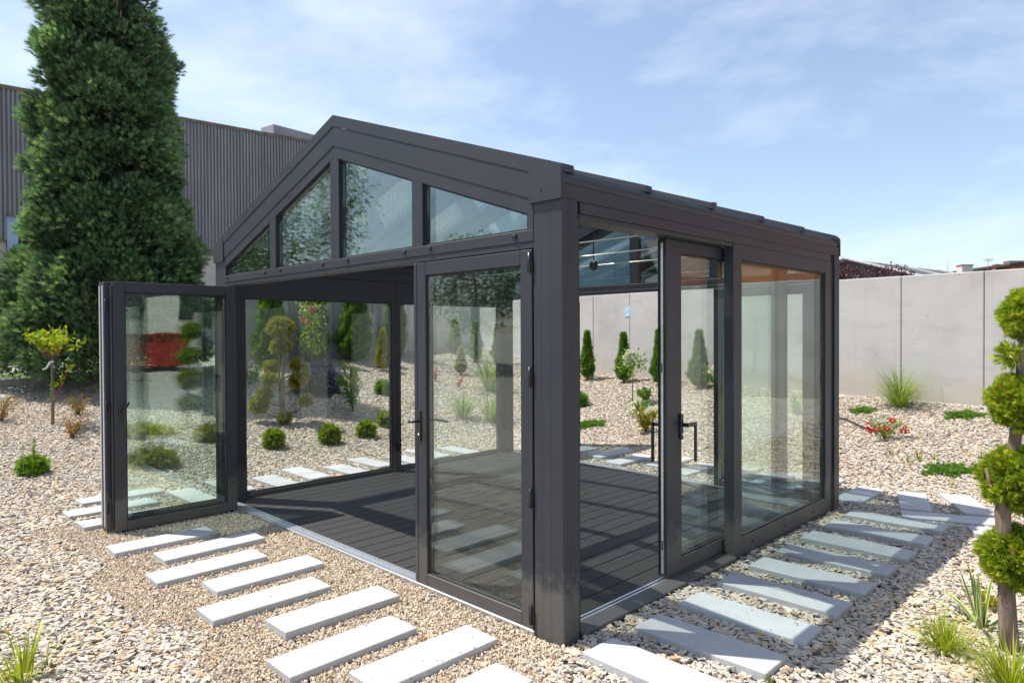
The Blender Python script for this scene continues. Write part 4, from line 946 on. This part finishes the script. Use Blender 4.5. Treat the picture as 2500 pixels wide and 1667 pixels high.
def leaves_at(parent, P, D, size, mat, name='foliage', T=LEAF, mid=0.5, sd=.25, jit=.35, brown=0.0):
    n = len(P); return trimesh(name, *place(*T, np.asarray(P, float), np.asarray(D, float), size * rng.uniform(.65, 1.3, n), tints(n, mid, sd, brown), jit), mat, parent)

def bushy(parent, h, w, n, size, mat, T=LEAF, stems=6, mid=.5, sd=.25, stemmat='twig', flat=False):
    tips = []
    for k in range(stems):
        a = rng.uniform(0, 6.283); q = rng.uniform(.25, .5) * w; tips.append((q * math.cos(a), q * math.sin(a), h * rng.uniform(.6, .95)))
    stemset(parent, tips, .006 + h * .006, .002, stemmat)
    k = rng.integers(0, stems, n); t = rng.uniform(.25, 1.05, n); tp = np.array(tips)[k]
    P = tp * t[:, None]; P[:, :2] = tp[:, :2] * (t ** 1.4)[:, None]; P += rng.normal(0, w * .07, (n, 3)); P[:, 2] = np.maximum(P[:, 2], .01)
    D = P * np.array([1.3, 1.3, .3]) / max(w, .05) + np.array([0, 0, .55]) + rng.normal(0, .35, (n, 3))
    leaves_at(parent, P, D, size, mat, 'foliage', T, mid, sd); return tips

def blossom(parent, c, r, n, size, mat, name='flower_head', sq=.85):
    d = sph(n); P = np.array(c) + d * r * np.array([1, 1, sq]) * rng.uniform(.75, 1, n)[:, None]
    return trimesh(name, *place(*PETAL, P, d, size * rng.uniform(.7, 1.2, n), np.clip(rng.normal(.6, .25, n), 0, 1), .5), mat, parent)

def blade_strip(base, dirxy, length, lean, droop, wd, seg=6):
    t = np.linspace(0, 1, seg + 1); ang = lean + droop * t ** 1.6; ds = length / seg
    h = np.concatenate([[0], np.cumsum(np.cos(ang[:-1]) * ds)]); q = np.concatenate([[0], np.cumsum(np.sin(ang[:-1]) * ds)])
    c = np.stack([base[0] + dirxy[0] * q, base[1] + dirxy[1] * q, base[2] + h], 1); side = np.array([-dirxy[1], dirxy[0], 0])
    ww = wd * np.minimum(1, (1 - t) * 2.2 + 0.02) * np.minimum(1, t * 5 + .55)
    return c, side, ww

def grass(parent, n, length, spread, wd, mat, lean=(.05, .8), droop=(.3, 1.5), seg=6, mid=.45, sd=.25, name='blades'):
    V = []; F = []; Tt = []; k = 0
    for i in range(n):
        a = rng.uniform(0, 6.283); d = (math.cos(a), math.sin(a)); q = abs(rng.normal(0, spread)); b = (d[0] * q, d[1] * q, -0.01)
        a2 = a + rng.normal(0, .5); d2 = (math.cos(a2), math.sin(a2))
        c, side, ww = blade_strip(b, d2, length * rng.uniform(.55, 1.15), rng.uniform(*lean), rng.uniform(*droop), wd * rng.uniform(.7, 1.2), seg)
        V.append(np.concatenate([c - side * ww[:, None] / 2, c + side * ww[:, None] / 2])); m_ = seg + 1
        idx = np.arange(seg); F.append(np.concatenate([np.stack([idx, idx + 1, idx + 1 + m_], 1), np.stack([idx, idx + 1 + m_, idx + m_], 1)]) + k); k += 2 * m_
        Tt.append(np.full(2 * m_, float(np.clip(rng.normal(mid, sd), 0, 1))))
    o = trimesh(name, np.concatenate(V), np.concatenate(F), np.concatenate(Tt), mat, parent); o['kind'] = 'stuff'; return o

# tall conifer at the left
con = plant('conifer_tree', 'tall dense dark green conifer rising out of frame at the left', 'tree', -12.02, 1.17)
zt = np.array([0, .35, 1.0, 1.8, 2.6, 3.4, 4.4, 5.4, 6.4, 7.2, 8.2, 9.2, 10.2, 11.0]); rt = np.array([.95, 1.38, 1.52, 1.38, 1.18, 1.12, 1.12, 1.08, .97, .84, .66, .44, .18, .05])
parts_ = []
def lobes(nl, zlo, zhi, fn, per):
    for _ in range(nl):
        z = rng.uniform(zlo, zhi); ph = rng.uniform(0, 6.283); rr = fn(z) * (1 + .10 * math.sin(3 * ph + z * 1.7) + rng.normal(0, .085))
        rl = rng.uniform(.24, .50); c = np.array([math.cos(ph) * (rr - rl * .75), math.sin(ph) * (rr - rl * .75), z]); o_ = np.array([math.cos(ph), math.sin(ph), 0.0])
        n = int(per * (rl / .35) ** 2); d = sph(n); d = norm(d + o_ * .5 + np.array([0, 0, .25])); P = c + d * rl * np.array([1, 1, .85]) * rng.uniform(.55, 1.05, n)[:, None]
        D = d * .7 + o_ * .75 + np.array([0, 0, .35]); base = rng.normal(.42, .13)
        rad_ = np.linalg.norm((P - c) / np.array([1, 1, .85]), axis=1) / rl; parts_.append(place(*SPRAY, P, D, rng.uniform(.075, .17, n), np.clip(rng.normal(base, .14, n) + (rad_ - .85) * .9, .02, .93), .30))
        nb = max(1, n // 60); P = c + sph(nb) * rl * .8; parts_.append(place(*SPRAY, P, np.tile(o_, (nb, 1)) + .3, rng.uniform(.08, .13, nb), np.ones(nb), .4))
lobes(300, .35, 5.2, lambda z: np.interp(z, zt, rt), 165); lobes(170, 4.8, 10.6, lambda z: np.interp(z, zt, rt) * 1.04, 160)
# the skirt spreads further towards the left
for _ in range(64):
    z = rng.uniform(.25, 2.3); q = rng.uniform(1.3, 2.45 - .30 * z); s = rng.uniform(-.9, .9); c = -RIGHT * q + np.array([.705, -.709, 0]) * s * .7 + np.array([0, 0, z]); rl = rng.uniform(.26, .42)
    n = 120; d = norm(sph(n) - RIGHT * .4 + np.array([0, 0, .25])); P = c + d * rl * rng.uniform(.55, 1.05, n)[:, None]; parts_.append(place(*SPRAY, P, d * .8 - RIGHT * .4 + np.array([0, 0, .4]), rng.uniform(.085, .17, n), np.clip(rng.normal(rng.normal(.46, .12), .16, n), .02, .93), .25))
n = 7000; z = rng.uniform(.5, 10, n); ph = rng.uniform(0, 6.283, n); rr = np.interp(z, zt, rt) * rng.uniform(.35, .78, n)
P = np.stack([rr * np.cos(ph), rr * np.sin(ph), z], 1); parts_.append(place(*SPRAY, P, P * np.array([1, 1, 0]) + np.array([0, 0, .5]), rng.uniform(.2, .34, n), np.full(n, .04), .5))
CV, CF, CT = cat(parts_); CV = CV - RIGHT * (0.32 * np.clip(CV[:, 2:3] / 7.3, 0, 1.4) ** 2)
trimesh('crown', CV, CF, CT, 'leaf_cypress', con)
local(MB().tube([(0, 0, -.1), (.02, 0, 1.5), (-.1, -.08, 5), (-.3, -.3, 9.0)], [.19, .16, .10, .02], 12), 'trunk', 'bark', con)
mb = MB()
for _ in range(60):
    z = rng.uniform(.5, 8.5); a = rng.uniform(0, 6.283); q = float(np.interp(z, zt, rt)) * .8; mb.tube([(0, 0, z), (q * .5 * math.cos(a), q * .5 * math.sin(a), z + .1), (q * math.cos(a), q * math.sin(a), z + .35)], [.035, .025, .01], 6)
local(mb, 'branches', 'bark', con)

# standard hydrangea with lime leaves
yt = plant('young_tree', 'young standard tree with flat lime green crown before the dark conifer', 'tree', -9.5, -0.39)
local(MB().tube([(0, 0, -.02), (.01, .01, .5), (-.02, 0, 1.0)], [.024, .020, .016], 8), 'trunk', 'bark', yt)
tips = []
for k in range(22):
    a = rng.uniform(0, 6.283); q = rng.uniform(.12, .48); tips.append(np.array([q * math.cos(a), q * math.sin(a), 1.0 + .14 + .22 * rng.random() + .12 * q]))
mb = MB()
for t in tips: mb.tube([(-.02, 0, .92 + .08 * random.random()), tuple(np.array([-.02, 0, 1.0]) * .45 + t * .55 - np.array([0, 0, .06])), tuple(t)], [.005, .004, .002], 5)
local(mb, 'branches', 'twig', yt)
P = []; D = []
for t in tips:
    for j in range(15):
        s = rng.uniform(.35, 1.08); q = np.array([-.02, 0, .98]) * (1 - s) + t * s + rng.normal(0, .02, 3); P.append(q); D.append(rng.normal(0, .8, 3) + np.array([t[0], t[1], .35]))
leaves_at(yt, P, D, .095, 'leaf_lime', 'crown', LEAF, .38, .28, .2, .012)
sk = RIGHT * .25 + np.array([0, 0, .86]); local(MB().tube([(0, 0, .42), tuple(RIGHT * .14 + np.array([0, 0, .56])), tuple(sk)], [.007, .006, .004], 6), 'side_shoot', 'red_twig', yt)
P = []; D = []
for s in np.linspace(.35, 1, 7):
    q = np.array([0, 0, .42]) * (1 - s) + sk * s
    for j in range(4): P.append(q + rng.normal(0, .006, 3)); D.append(rng.normal(0, 1, 3) * np.array([1, 1, .3]) + np.array([0, 0, .5]))
for s in (.30, .40, .52, .62):
    for j in range(4): P.append(np.array([0, 0, s])); D.append(rng.normal(0, 1, 3) + np.array([0, 0, .3]))
leaves_at(yt, P, D, .095, 'leaf_lime', 'foliage', SLIM, .5)
tp_ = MB(); q0 = np.array([-.015, 0, .93])
for k in range(5):
    pass
tp_.tube([tuple(q0 + RIGHT * .02), tuple(q0 - RIGHT * .03 + np.array([0, 0, -.02])), tuple(q0 - RIGHT * .07 + np.array([0, 0, -.09])), tuple(q0 - RIGHT * .13 + np.array([0, 0, -.12]))], [.022, .018, .013, .011], 6)
local(tp_, 'tie_tape', 'white_tape', yt)
for (x, y, h, wd, lab) in ((-9.92, .03, .32, .34, 'small orange-tipped shrub right of the young lime tree, further back'), (-8.44, -.38, .32, .40, 'small orange-tipped shrub in front of the young lime tree'), (-10.0, -.93, .40, .46, 'orange-tipped shrub cut by the left picture edge')):
    s_ = plant('azalea', lab, 'shrub', x, y, 'orange-tipped shrubs in the left gravel'); bushy(s_, h, wd, 420, .045, 'leaf_azalea', SLIM, 9, .55, .3)
dsp = plant('dwarf_spruce', 'dwarf bright green spruce mound at the left', 'shrub', -6.91, -1.09)
foliage_ball(dsp, (0, 0, .09), .145, 800, .045, 'leaf_spruce', 'foliage', TUFT, .8, .35, .3, .55); local(MB().tube([(0, 0, -.01), (0, 0, .2)], .012, 6), 'stem', 'bark', dsp)
P = np.array([[0.02, 0.01, .22 + .025 * k] for k in range(7)]); leaves_at(dsp, np.repeat(P, 3, 0), np.tile([0.1, 0, 1.0], (21, 1)), .05, 'leaf_spruce', 'leader', TUFT, .6, .2, .5)
gb = plant('grass_clump', 'bright striped grass clump at the bottom left corner', 'grass', -1.62, -2.06, 'ornamental grass clumps'); grass(gb, 60, .29, .045, .010, 'blade_lime', (.05, .9), (.2, 1.2), 7)

# clipped ball conifer at the right edge
tp = plant('topiary_tree', 'clipped conifer with stacked round foliage balls at the right edge', 'tree', 1.665, 1.575)
local(MB().tube([(0, 0, -.03), (-.008, -.008, .15), (-.014, -.012, .32), (-.02, -.015, .52), (-.03, -.02, .72), (.0, .0, .95), (.03, .035, 1.25), (.04, .055, 1.55), (.07, .09, 1.75)], [.047, .042, .038, .036, .036, .030, .026, .024, .015], 12), 'trunk', 'bark', tp)
local(MB().tube([(-.03, -.02, .70), (.03, .03, .82), (.09, .09, .95)], [.022, .018, .010], 8), 'branch', 'bark', tp)
local(MB().tube([(-.025, -.02, .74), (-.07, -.07, .84), (-.09, -.09, .95)], [.012, .010, .006], 8), 'branch', 'bark', tp)
for (c, r_) in (((.092, .107, 1.730), .138), ((.052, .062, 1.285), .142), ((.042, .052, .888), .168), ((.036, .040, .485), .156)):
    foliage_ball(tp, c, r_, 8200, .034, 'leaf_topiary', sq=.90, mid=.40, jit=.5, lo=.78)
P, d = ball_pts((.0, .01, 1.53), .05, 130, 1.0, .2); leaves_at(tp, P, d - RIGHT * .6, .05, 'leaf_topiary', 'tuft', SPRAY, .5)

yu = plant('yucca', 'variegated yucca with striped sword leaves beside the topiary trunk', 'plant', 1.50, 1.80)
def sword(parent, az, lean, droop, length, wd):
    d = (math.cos(az), math.sin(az)); c, side, ww = blade_strip((d[0] * .012, d[1] * .012, -.01), d, length, lean, droop, wd, 9); up = np.array([0, 0, 1.0]); m_ = len(c)
    cols = []; tt = []
    for f_, fold, t in ((-.5, .22, .0), (-.32, .12, .30), (-.30, .11, .38), (0, 0, .5), (.30, .11, .66), (.32, .12, .78), (.5, .22, 1.0)):
        cols.append(c + side * (ww * f_)[:, None] + up * (ww * fold)[:, None]); tt.append(np.full(m_, t))
    V = np.concatenate(cols); F = []
    for q in range(6):
        for i in range(m_ - 1): a, b, e, g = q * m_ + i, (q + 1) * m_ + i, (q + 1) * m_ + i + 1, q * m_ + i + 1; F += [(a, b, e), (a, e, g)]
    trimesh('leaf', V, np.array(F), np.concatenate(tt), 'yucca_leaf', parent)
for k in range(20):
    u = k / 19; sword(yu, rng.uniform(0, 6.283) if k > 6 else k * 2.4, rng.uniform(.05, .35) if k > 8 else rng.uniform(.6, 1.1), rng.uniform(.1, .5) if k > 8 else rng.uniform(.5, 1.3), rng.uniform(.26, .40), rng.uniform(.022, .030))
sword(yu, math.atan2(-.705 - .25, -.709), .30, .15, .40, .028)
gd = plant('sedum', 'small golden leaved mound behind the yucca', 'plant', 1.50, 2.16); bushy(gd, .09, .22, 260, .035, 'leaf_gold', LEAF, 8, .55)
g2 = plant('grass_clump', 'fine yellow green grass tuft left of the topiary trunk', 'grass', 1.43, 1.34, 'ornamental grass clumps'); grass(g2, 300, .25, .03, .0042, 'blade_lime', (.05, 1.0), (.2, 1.3), 6, .42)
g3 = plant('grass_clump', 'yellow green grass tuft at the foot of the topiary, bottom right', 'grass', 1.74, 1.10, 'ornamental grass clumps'); grass(g3, 320, .30, .035, .0046, 'blade_lime', (.05, 1.0), (.2, 1.3), 6, .46)

# bank before the wall, right of the pavilion
wg = plant('grass_clump', 'arching green grass clump against the concrete wall', 'grass', -.73, 8.50, 'ornamental grass clumps'); grass(wg, 420, .74, .05, .0055, 'blade_green', (.05, .95), (.4, 1.6), 8, .5)
wg = plant('grass_clump', 'grass clump half hidden behind the far pavilion post', 'grass', -1.95, 7.75, 'ornamental grass clumps'); grass(wg, 140, .42, .03, .006, 'blade_green', (.05, .8), (.3, 1.3), 6, .5)
def creeper(x, y, wd, h, lab):
    s_ = plant('creeping_juniper', lab, 'shrub', x, y, 'low creeping junipers'); n = int(3000 * wd); a = rng.uniform(0, 6.283, n); q = wd * np.sqrt(rng.random(n)) * (.8 + .3 * np.sin(a * 5 + x)) * .55
    P = np.stack([q * np.cos(a), q * np.sin(a), np.zeros(n)], 1); P = P + RIGHT * (P @ RIGHT)[:, None] * .35
    P[:, 2] = rng.uniform(.0, h, n) * (1 - q / wd) + terr(P[:, 0] + x, P[:, 1] + y) - tz(x, y) + .012
    leaves_at(s_, P, P * np.array([2, 2, 0]) + np.array([0, 0, .07]), .052, 'leaf_green', 'foliage', SPRAY, .42, .25, .35)
creeper(-1.11, 8.10, .24, .05, 'small creeping juniper left of the wall grass'); creeper(.13, 8.22, .33, .05, 'creeping juniper mat close under the wall, left of the topiary'); creeper(.43, 6.04, .36, .05, 'creeping juniper mat in open gravel, nearest to the slabs'); creeper(-4.71, 6.17, .38, .06, 'creeping juniper seen through the open pavilion')
ro = plant('rose_bush', 'low shrub with red flowers on the gravel bank', 'shrub', -.49, 6.96); tips = bushy(ro, .26, .46, 330, .04, 'leaf_green', LEAF, 11, .5, .25, 'red_twig')
for k, (u, z) in enumerate(((-.24, .20), (-.22, .13), (-.12, .15), (.0, .16), (.22, .12), (.25, .16), (.08, .26))): blossom(ro, tuple(RIGHT * u + np.array([0, 0, z]) - BACK * .06), .030, 26, .024, 'petal_red')
hp = [(-1.75, 7.9), (-1.35, 7.68), (-1.1, 7.52), (-.9, 7.34), (-.72, 7.2), (-.6, 7.12)]
ho_ = MB().tube([(x, y, tz(x, y) + (.035 if 0 < k < 5 else .0)) for k, (x, y) in enumerate(hp)], .012, 8).build('drip_hose', 'hose_black'); tag(ho_, 'black irrigation hose lying on the gravel beside the far post', 'hose')
WE = [(.08, 6.28, .16), (.0, 6.15, .12), (.22, 6.35, .10), (-.25, 6.4, .10), (.55, 5.6, .07), (1.05, 5.9, .10), (-3.1, 5.6, .08), (-3.9, 5.9, .07), (-6.3, 1.0, .07), (-6.0, 1.9, .06), (-3.3, -1.6, .07), (.93, .38, .05), (-8.6, -1.2, .12), (-5.9, .3, .06)]
for k, (x, y, h) in enumerate(WE):
    lab = ['tallest green weed shoot before the wall grass', 'weed shoot just left of the tallest one', 'thin weed shoot right of the tallest one', 'weed shoot below the red flowers', 'tiny weed near the fan of slabs', 'weed shoot beside the creeping juniper', 'tiny weed behind the pavilion, seen through the opening', 'tiny weed near the creeping juniper behind the pavilion', 'tiny weed near the first round bush', 'tiny weed between the round bushes', 'tiny weed at the edge of the fine gravel', 'tiny green weed at the end of the second side slab', 'upright weed shoot behind the dwarf spruce', 'tiny weed before the golden juniper'][k]
    s_ = plant('weed', lab, 'plant', x, y, 'weeds in the gravel'); grass(s_, 9, h * 1.2, .012, .010, 'blade_green', (.05, .6), (.1, .8), 4, .3, .15)

# conifers along the back wall, seen through the open pavilion
for k, (x, y, h, r_, lab) in enumerate([(-6.94, 8.91, 1.02, .15, 'slim green thuja before the back wall, leftmost seen through the open doorway'), (-6.01, 8.95, 1.0, .15, 'slim green thuja before the back wall beside the white standard hydrangea'), (-5.14, 8.92, 1.05, .14, 'slim green thuja before the back wall next to the sliding door edge'), (-4.22, 8.85, 1.05, .18, 'green thuja seen through the sliding door glass'),
        (-11.35, 8.9, .85, .17, 'small conifer seen left through the closed glass door'), (-10.27, 8.65, .95, .17, 'small conifer in the middle of the closed glass door'), (-9.72, 8.9, .95, .14, 'slim conifer at the right in the closed glass door'),
        (-11.55, 3.95, 2.2, .30, 'tall dark thuja before the left wall, leftmost in the side glass'), (-11.60, 5.02, 2.1, .26, 'tall dark thuja before the left wall behind the climbing rose'), (-11.55, 6.02, 2.05, .36, 'tall dark thuja before the left wall, centre of the side glass'), (-11.55, 7.15, 2.1, .25, 'tall dark thuja before the left wall behind the golden conifer')]):
    t_ = plant('thuja', lab, 'conifer', x, y, 'columnar thujas along the walls'); column(t_, h, r_, int(1300 + 5200 * r_ * h), .095 if h < 1.5 else .14, 'leaf_thuja', taper=.85 if h < 1.5 else 1.1, mid=.45, ragged=.24); local(MB().tube([(0, 0, -.03), (0, 0, h * .85)], [.02 + .01 * h, .005], 7), 'trunk', 'bark', t_)
for (x, y, h, r_, lab) in ((-10.52, 6.08, .92, .17, 'golden yellow cone conifer in the side glass'), (-9.44, 7.46, .62, .11, 'slim golden conifer seen through the closed glass door')):
    t_ = plant('gold_conifer', lab, 'conifer', x, y, 'golden conifers'); column(t_, h, r_, 1700, .07, 'leaf_gold', taper=1.3, mid=.5); local(MB().tube([(0, 0, -.03), (0, 0, h * .8)], [.02, .005], 7), 'trunk', 'bark', t_)

# cloud-pruned juniper
pj = plant('cloud_juniper', 'cloud pruned juniper with many golden pompoms seen through the side glass', 'tree', -7.82, 2.35)
balls = [(.02, 1.50, .17), (-.05, 1.20, .13), (-.19, .87, .10), (-.16, .70, .095), (.26, .92, .09), (.24, .66, .11), (.36, .76, .08), (-.24, .47, .095), (-.34, .29, .12), (.32, .34, .085), (.06, .10, .085)]
local(MB().tube([tuple(np.array([0, 0, -.02])), tuple(RIGHT * .0 + np.array([0, 0, .5])), tuple(RIGHT * .02 + np.array([0, 0, 1.4]))], [.040, .032, .015], 9), 'trunk', 'bark', pj)
local(MB().tube([tuple(RIGHT * -.015 + BACK * .02 + np.array([0, 0, .0])), tuple(RIGHT * -.05 + np.array([0, 0, .6])), tuple(RIGHT * -.06 + np.array([0, 0, 1.2]))], [.028, .022, .010], 8), 'trunk', 'bark', pj)
for (u, z, r_) in balls:
    bk = rng.uniform(-.16, .16); c = RIGHT * u + BACK * bk + np.array([0, 0, z])
    if abs(u) > .1: local(MB().tube([(0, 0, max(.08, z - .22)), tuple(c * np.array([.6, .6, 0]) + np.array([0, 0, z - .16])), tuple(c - np.array([0, 0, .03]))], [.014, .012, .007], 6), 'branch', 'bark', pj)
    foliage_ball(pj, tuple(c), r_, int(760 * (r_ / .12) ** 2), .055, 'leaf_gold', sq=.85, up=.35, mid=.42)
for (x, y, r_, lab) in ((-6.63, 1.62, .125, 'small round clipped bush, leftmost of the row in the side glass'), (-6.45, 2.38, .135, 'small round clipped bush, second of the row in the side glass'), (-6.51, 3.03, .125, 'small round clipped bush, third of the row in the side glass'), (-6.9, 3.66, .115, 'small round clipped bush beside the window mullion')):
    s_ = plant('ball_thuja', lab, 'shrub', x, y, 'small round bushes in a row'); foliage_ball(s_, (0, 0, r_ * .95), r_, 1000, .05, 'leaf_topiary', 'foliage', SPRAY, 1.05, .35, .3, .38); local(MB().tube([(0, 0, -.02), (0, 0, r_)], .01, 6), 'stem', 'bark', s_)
s_ = plant('ball_shrub', 'small soft green shrub right of the white hydrangea', 'shrub', -8.74, 4.88); foliage_ball(s_, (0, 0, .12), .15, 800, .06, 'leaf_green', 'foliage', TUFT, .9, .5, .3, .5)
s_ = plant('ball_shrub', 'small green shrub at the left edge of the open doorway', 'shrub', -5.72, 7.15); foliage_ball(s_, (0, 0, .12), .14, 600, .06, 'leaf_green', 'foliage', TUFT, .9, .5, .3, .5)
lv = plant('catmint', 'wide violet flowering catmint mound behind the cloud juniper', 'shrub', -9.23, 3.8); n = 2600; d = sph(n); d[:, 2] = np.abs(d[:, 2]); P = d * np.array([.46, .46, .55]) * rng.uniform(.5, 1.1, n)[:, None]
leaves_at(lv, P, d + np.array([0, 0, .5]), .075, 'leaf_lavender', 'foliage', TUFT, .48, .3, .4); grass(lv, 90, .62, .10, .008, 'leaf_lavender', (.05, .6), (.1, .5), 4, .8, .2, 'flower_spikes')
def hydr(name, lab, x, y, h, wd, heads, n=420, std=False, hr=.065, leafm='leaf_green'):
    s_ = plant(name, lab, 'shrub', x, y, 'white flowering hydrangeas')
    if std:
        local(MB().tube([(0, 0, -.02), (.01, 0, h * .6)], [.012, .008], 6), 'stem', 'twig', s_); n_ = n; P = np.array([0, 0, h * .78]) + rng.normal(0, 1, (n_, 3)) * np.array([wd * .28, wd * .28, h * .10]); leaves_at(s_, P, rng.normal(0, 1, (n_, 3)) + np.array([0, 0, .4]), .065, leafm, 'foliage', LEAF, .55)
    else: bushy(s_, h, wd, n, .07, leafm, LEAF, 8, .5)
    for (u, z) in heads: blossom(s_, tuple(RIGHT * u + np.array([0, 0, z]) - BACK * .05), hr, 60, .030, 'petal_white')
hydr('hydrangea', 'standard hydrangea with white heads before the back wall', -4.84, 7.58, .95, .40, [(-.05, .93), (-.12, .86), (-.02, .85), (-.10, .74)], 300, True, .06)
hydr('hydrangea', 'small leafy hydrangea without flowers on the back bank', -4.55, 7.55, .32, .24, [], 240)
hydr('hydrangea', 'low hydrangea with creamy heads, upper of two beside the sliding door edge', -4.32, 7.05, .20, .36, [(-.12, .17), (-.05, .20), (.02, .14), (.16, .08), (.24, .07)], 220, False, .06)
hydr('hydrangea', 'hydrangea with white heads and browning leaves near the sliding door edge', -3.63, 6.18, .36, .34, [(-.22, .36), (-.16, .28), (.02, .30), (.06, .34)], 300, False, .055, 'leaf_gold')
hydr('hydrangea', 'hydrangea with white heads seen beside the sliding door glass stile', -3.72, 8.6, .5, .4, [(.0, .5), (-.1, .42), (.1, .45)], 240)
hydr('hydrangea', 'tall hydrangea with white heads in the middle of the side glass', -7.88, 3.67, .85, .46, [(-.15, .42), (.10, .48), (-.28, .26), (.02, .55)], 560, False, .06)
hydr('hydrangea', 'pale hydrangea at the left edge of the side glass', -10.4, 2.98, .45, .5, [(.05, .42), (-.08, .34), (.15, .30)], 380, False, .065)
cr_ = plant('climbing_rose', 'rose with pink flowers tied to a stake in the side glass', 'plant', -11.05, 4.62); local(MB().tube([(0, 0, -.05), (0, 0, 1.75)], .025, 7), 'stake', 'twig', cr_)
n = 700; z = rng.uniform(.35, 1.7, n); P = np.stack([rng.normal(0, .13, n), rng.normal(0, .13, n), z], 1); leaves_at(cr_, P, rng.normal(0, 1, (n, 3)) + np.array([0, 0, .2]), .075, 'leaf_topiary', 'foliage', LEAF, .5)
for (u, z) in ((-.12, 1.05), (.05, 1.30), (-.08, 1.52)): blossom(cr_, tuple(RIGHT * u + np.array([0, 0, z]) - BACK * .14), .05, 40, .035, 'petal_pink')
for (x, y, l, nb, lab) in ((-6.81, 5.24, .55, 170, 'green grass clump left in the closed glass door'), (-6.40, 5.56, .55, 200, 'green grass clump right in the closed glass door'), (-8.0, 7.0, .95, 110, 'tall broad-leaved grass behind the other clumps in the glass door')):
    s_ = plant('grass_clump', lab, 'grass', x, y, 'ornamental grass clumps'); grass(s_, nb, l, .05, .012 if l < .7 else .02, 'blade_green', (.05, .7), (.3, 1.4), 7, .5)
for (x, y, lab) in ((-8.55, 6.62, 'small red leaved plant in the closed glass door'), (-9.3, 6.6, 'tiny red flowering plant at the left of the closed glass door')):
    s_ = plant('red_plant', lab, 'plant', x, y, 'red leaved plants'); bushy(s_, .30, .28, 160, .05, 'petal_red', SLIM, 6, .4)
for (x, y, wd, h, lab) in ((-6.55, .05, .40, .24, 'golden juniper nearest to the slabs in the open glass leaf'), (-8.19, .43, .56, .15, 'wide golden juniper upper left in the open glass leaf'), (-7.4, 1.05, .28, .22, 'golden juniper at the right in the open glass leaf')):
    s_ = plant('gold_juniper', lab, 'shrub', x, y, 'golden junipers left of the pavilion'); n = 900; a = rng.uniform(0, 6.283, n); q = wd * .5 * np.sqrt(rng.random(n)); P = np.stack([q * np.cos(a), q * np.sin(a), rng.random(n) * h * (1 - (q / wd) ** 2 * 2)], 1); P = P + RIGHT * (P @ RIGHT)[:, None] * .3
    leaves_at(s_, P, P * np.array([2.5, 2.5, 1]) + np.array([0, 0, .12]), .085, 'leaf_gold', 'foliage', SPRAY, .45, .25, .35)

# purple plum beyond the back wall
for (x, y, h, lab) in ((-2.55, 11.0, 2.75, 'purple leaved tree top over the wall, left one'), (-1.75, 11.35, 2.62, 'purple leaved tree top over the wall, right one')):
    s_ = plant('purple_plum', lab, 'tree', x, y, 'purple trees beyond the wall', z=0.3); local(MB().tube([(0, 0, -.1), (0, 0, h - .6)], [.05, .02], 7), 'trunk', 'bark', s_)
    n = 3200; P = np.array([0, 0, h - .55]) + sph(n) * (rng.random(n) ** .4)[:, None] * np.array([.55, .55, .46]) * (1 + .25 * np.sin(np.arange(n) % 7 * 1.3))[:, None]; leaves_at(s_, P, rng.normal(0, 1, (n, 3)) + np.array([0, 0, .6]), .055, 'leaf_purple', 'crown', LEAF, .5)

# trees behind the photographer, mirrored in the gable panes and the closed door
def broad(x, y, h, r_, lab, mat, n, size, weep=0.0, group='trees mirrored in the front glass'):
    s_ = plant('mirrored_tree', lab, 'tree', x, y, group); local(MB().tube([(0, 0, -.1), (.1, 0, h * .4), (0, .1, h * .8)], [.04 * h * .5, .03 * h * .4, .02], 9), 'trunk', 'bark', s_)
    pr = []
    for k in range(int(n / 60)):
        d = sph(1)[0]; c = np.array([0, 0, h * .62]) + d * np.array([r_ * .75, r_ * .75, h * .33]); rl = r_ * rng.uniform(.22, .4); m_ = 60; q = sph(m_); P = c + q * rl * rng.uniform(.3, 1, m_)[:, None]; P[:, 2] -= weep * rng.random(m_) ** 2
        D = q + np.array([0, 0, -.8 if weep else .3]); pr.append(place(*LEAF, P, D, size * rng.uniform(.7, 1.3, m_), np.clip(rng.normal(rng.normal(.45, .1), .2, m_), 0, 1), .4))
    trimesh('crown', *cat(pr), mat, s_)
broad(-14.2, -5.2, 9.5, 2.6, 'weeping birch mirrored in the upper gable panes', 'leaf_birch', 26000, .085, 1.6)
broad(-17.5, -4.8, 8.0, 2.6, 'broad tree mirrored left of the birch in the gable panes', 'leaf_birch', 17000, .11, .6)
for k, (x, y, h) in enumerate(((-13.5, -11.5, 4.0), (-11.0, -12.2, 4.3), (-8.6, -12.6, 3.7), (-6.2, -13.0, 4.2), (-3.8, -13.2, 3.6), (-1.4, -13.4, 4.1))):
    broad(x, y, h, 1.5, 'hedge tree mirrored low in the front panes and glass door', 'leaf_cypress', 6600, .11, 0, 'hedge mirrored in the front glass')
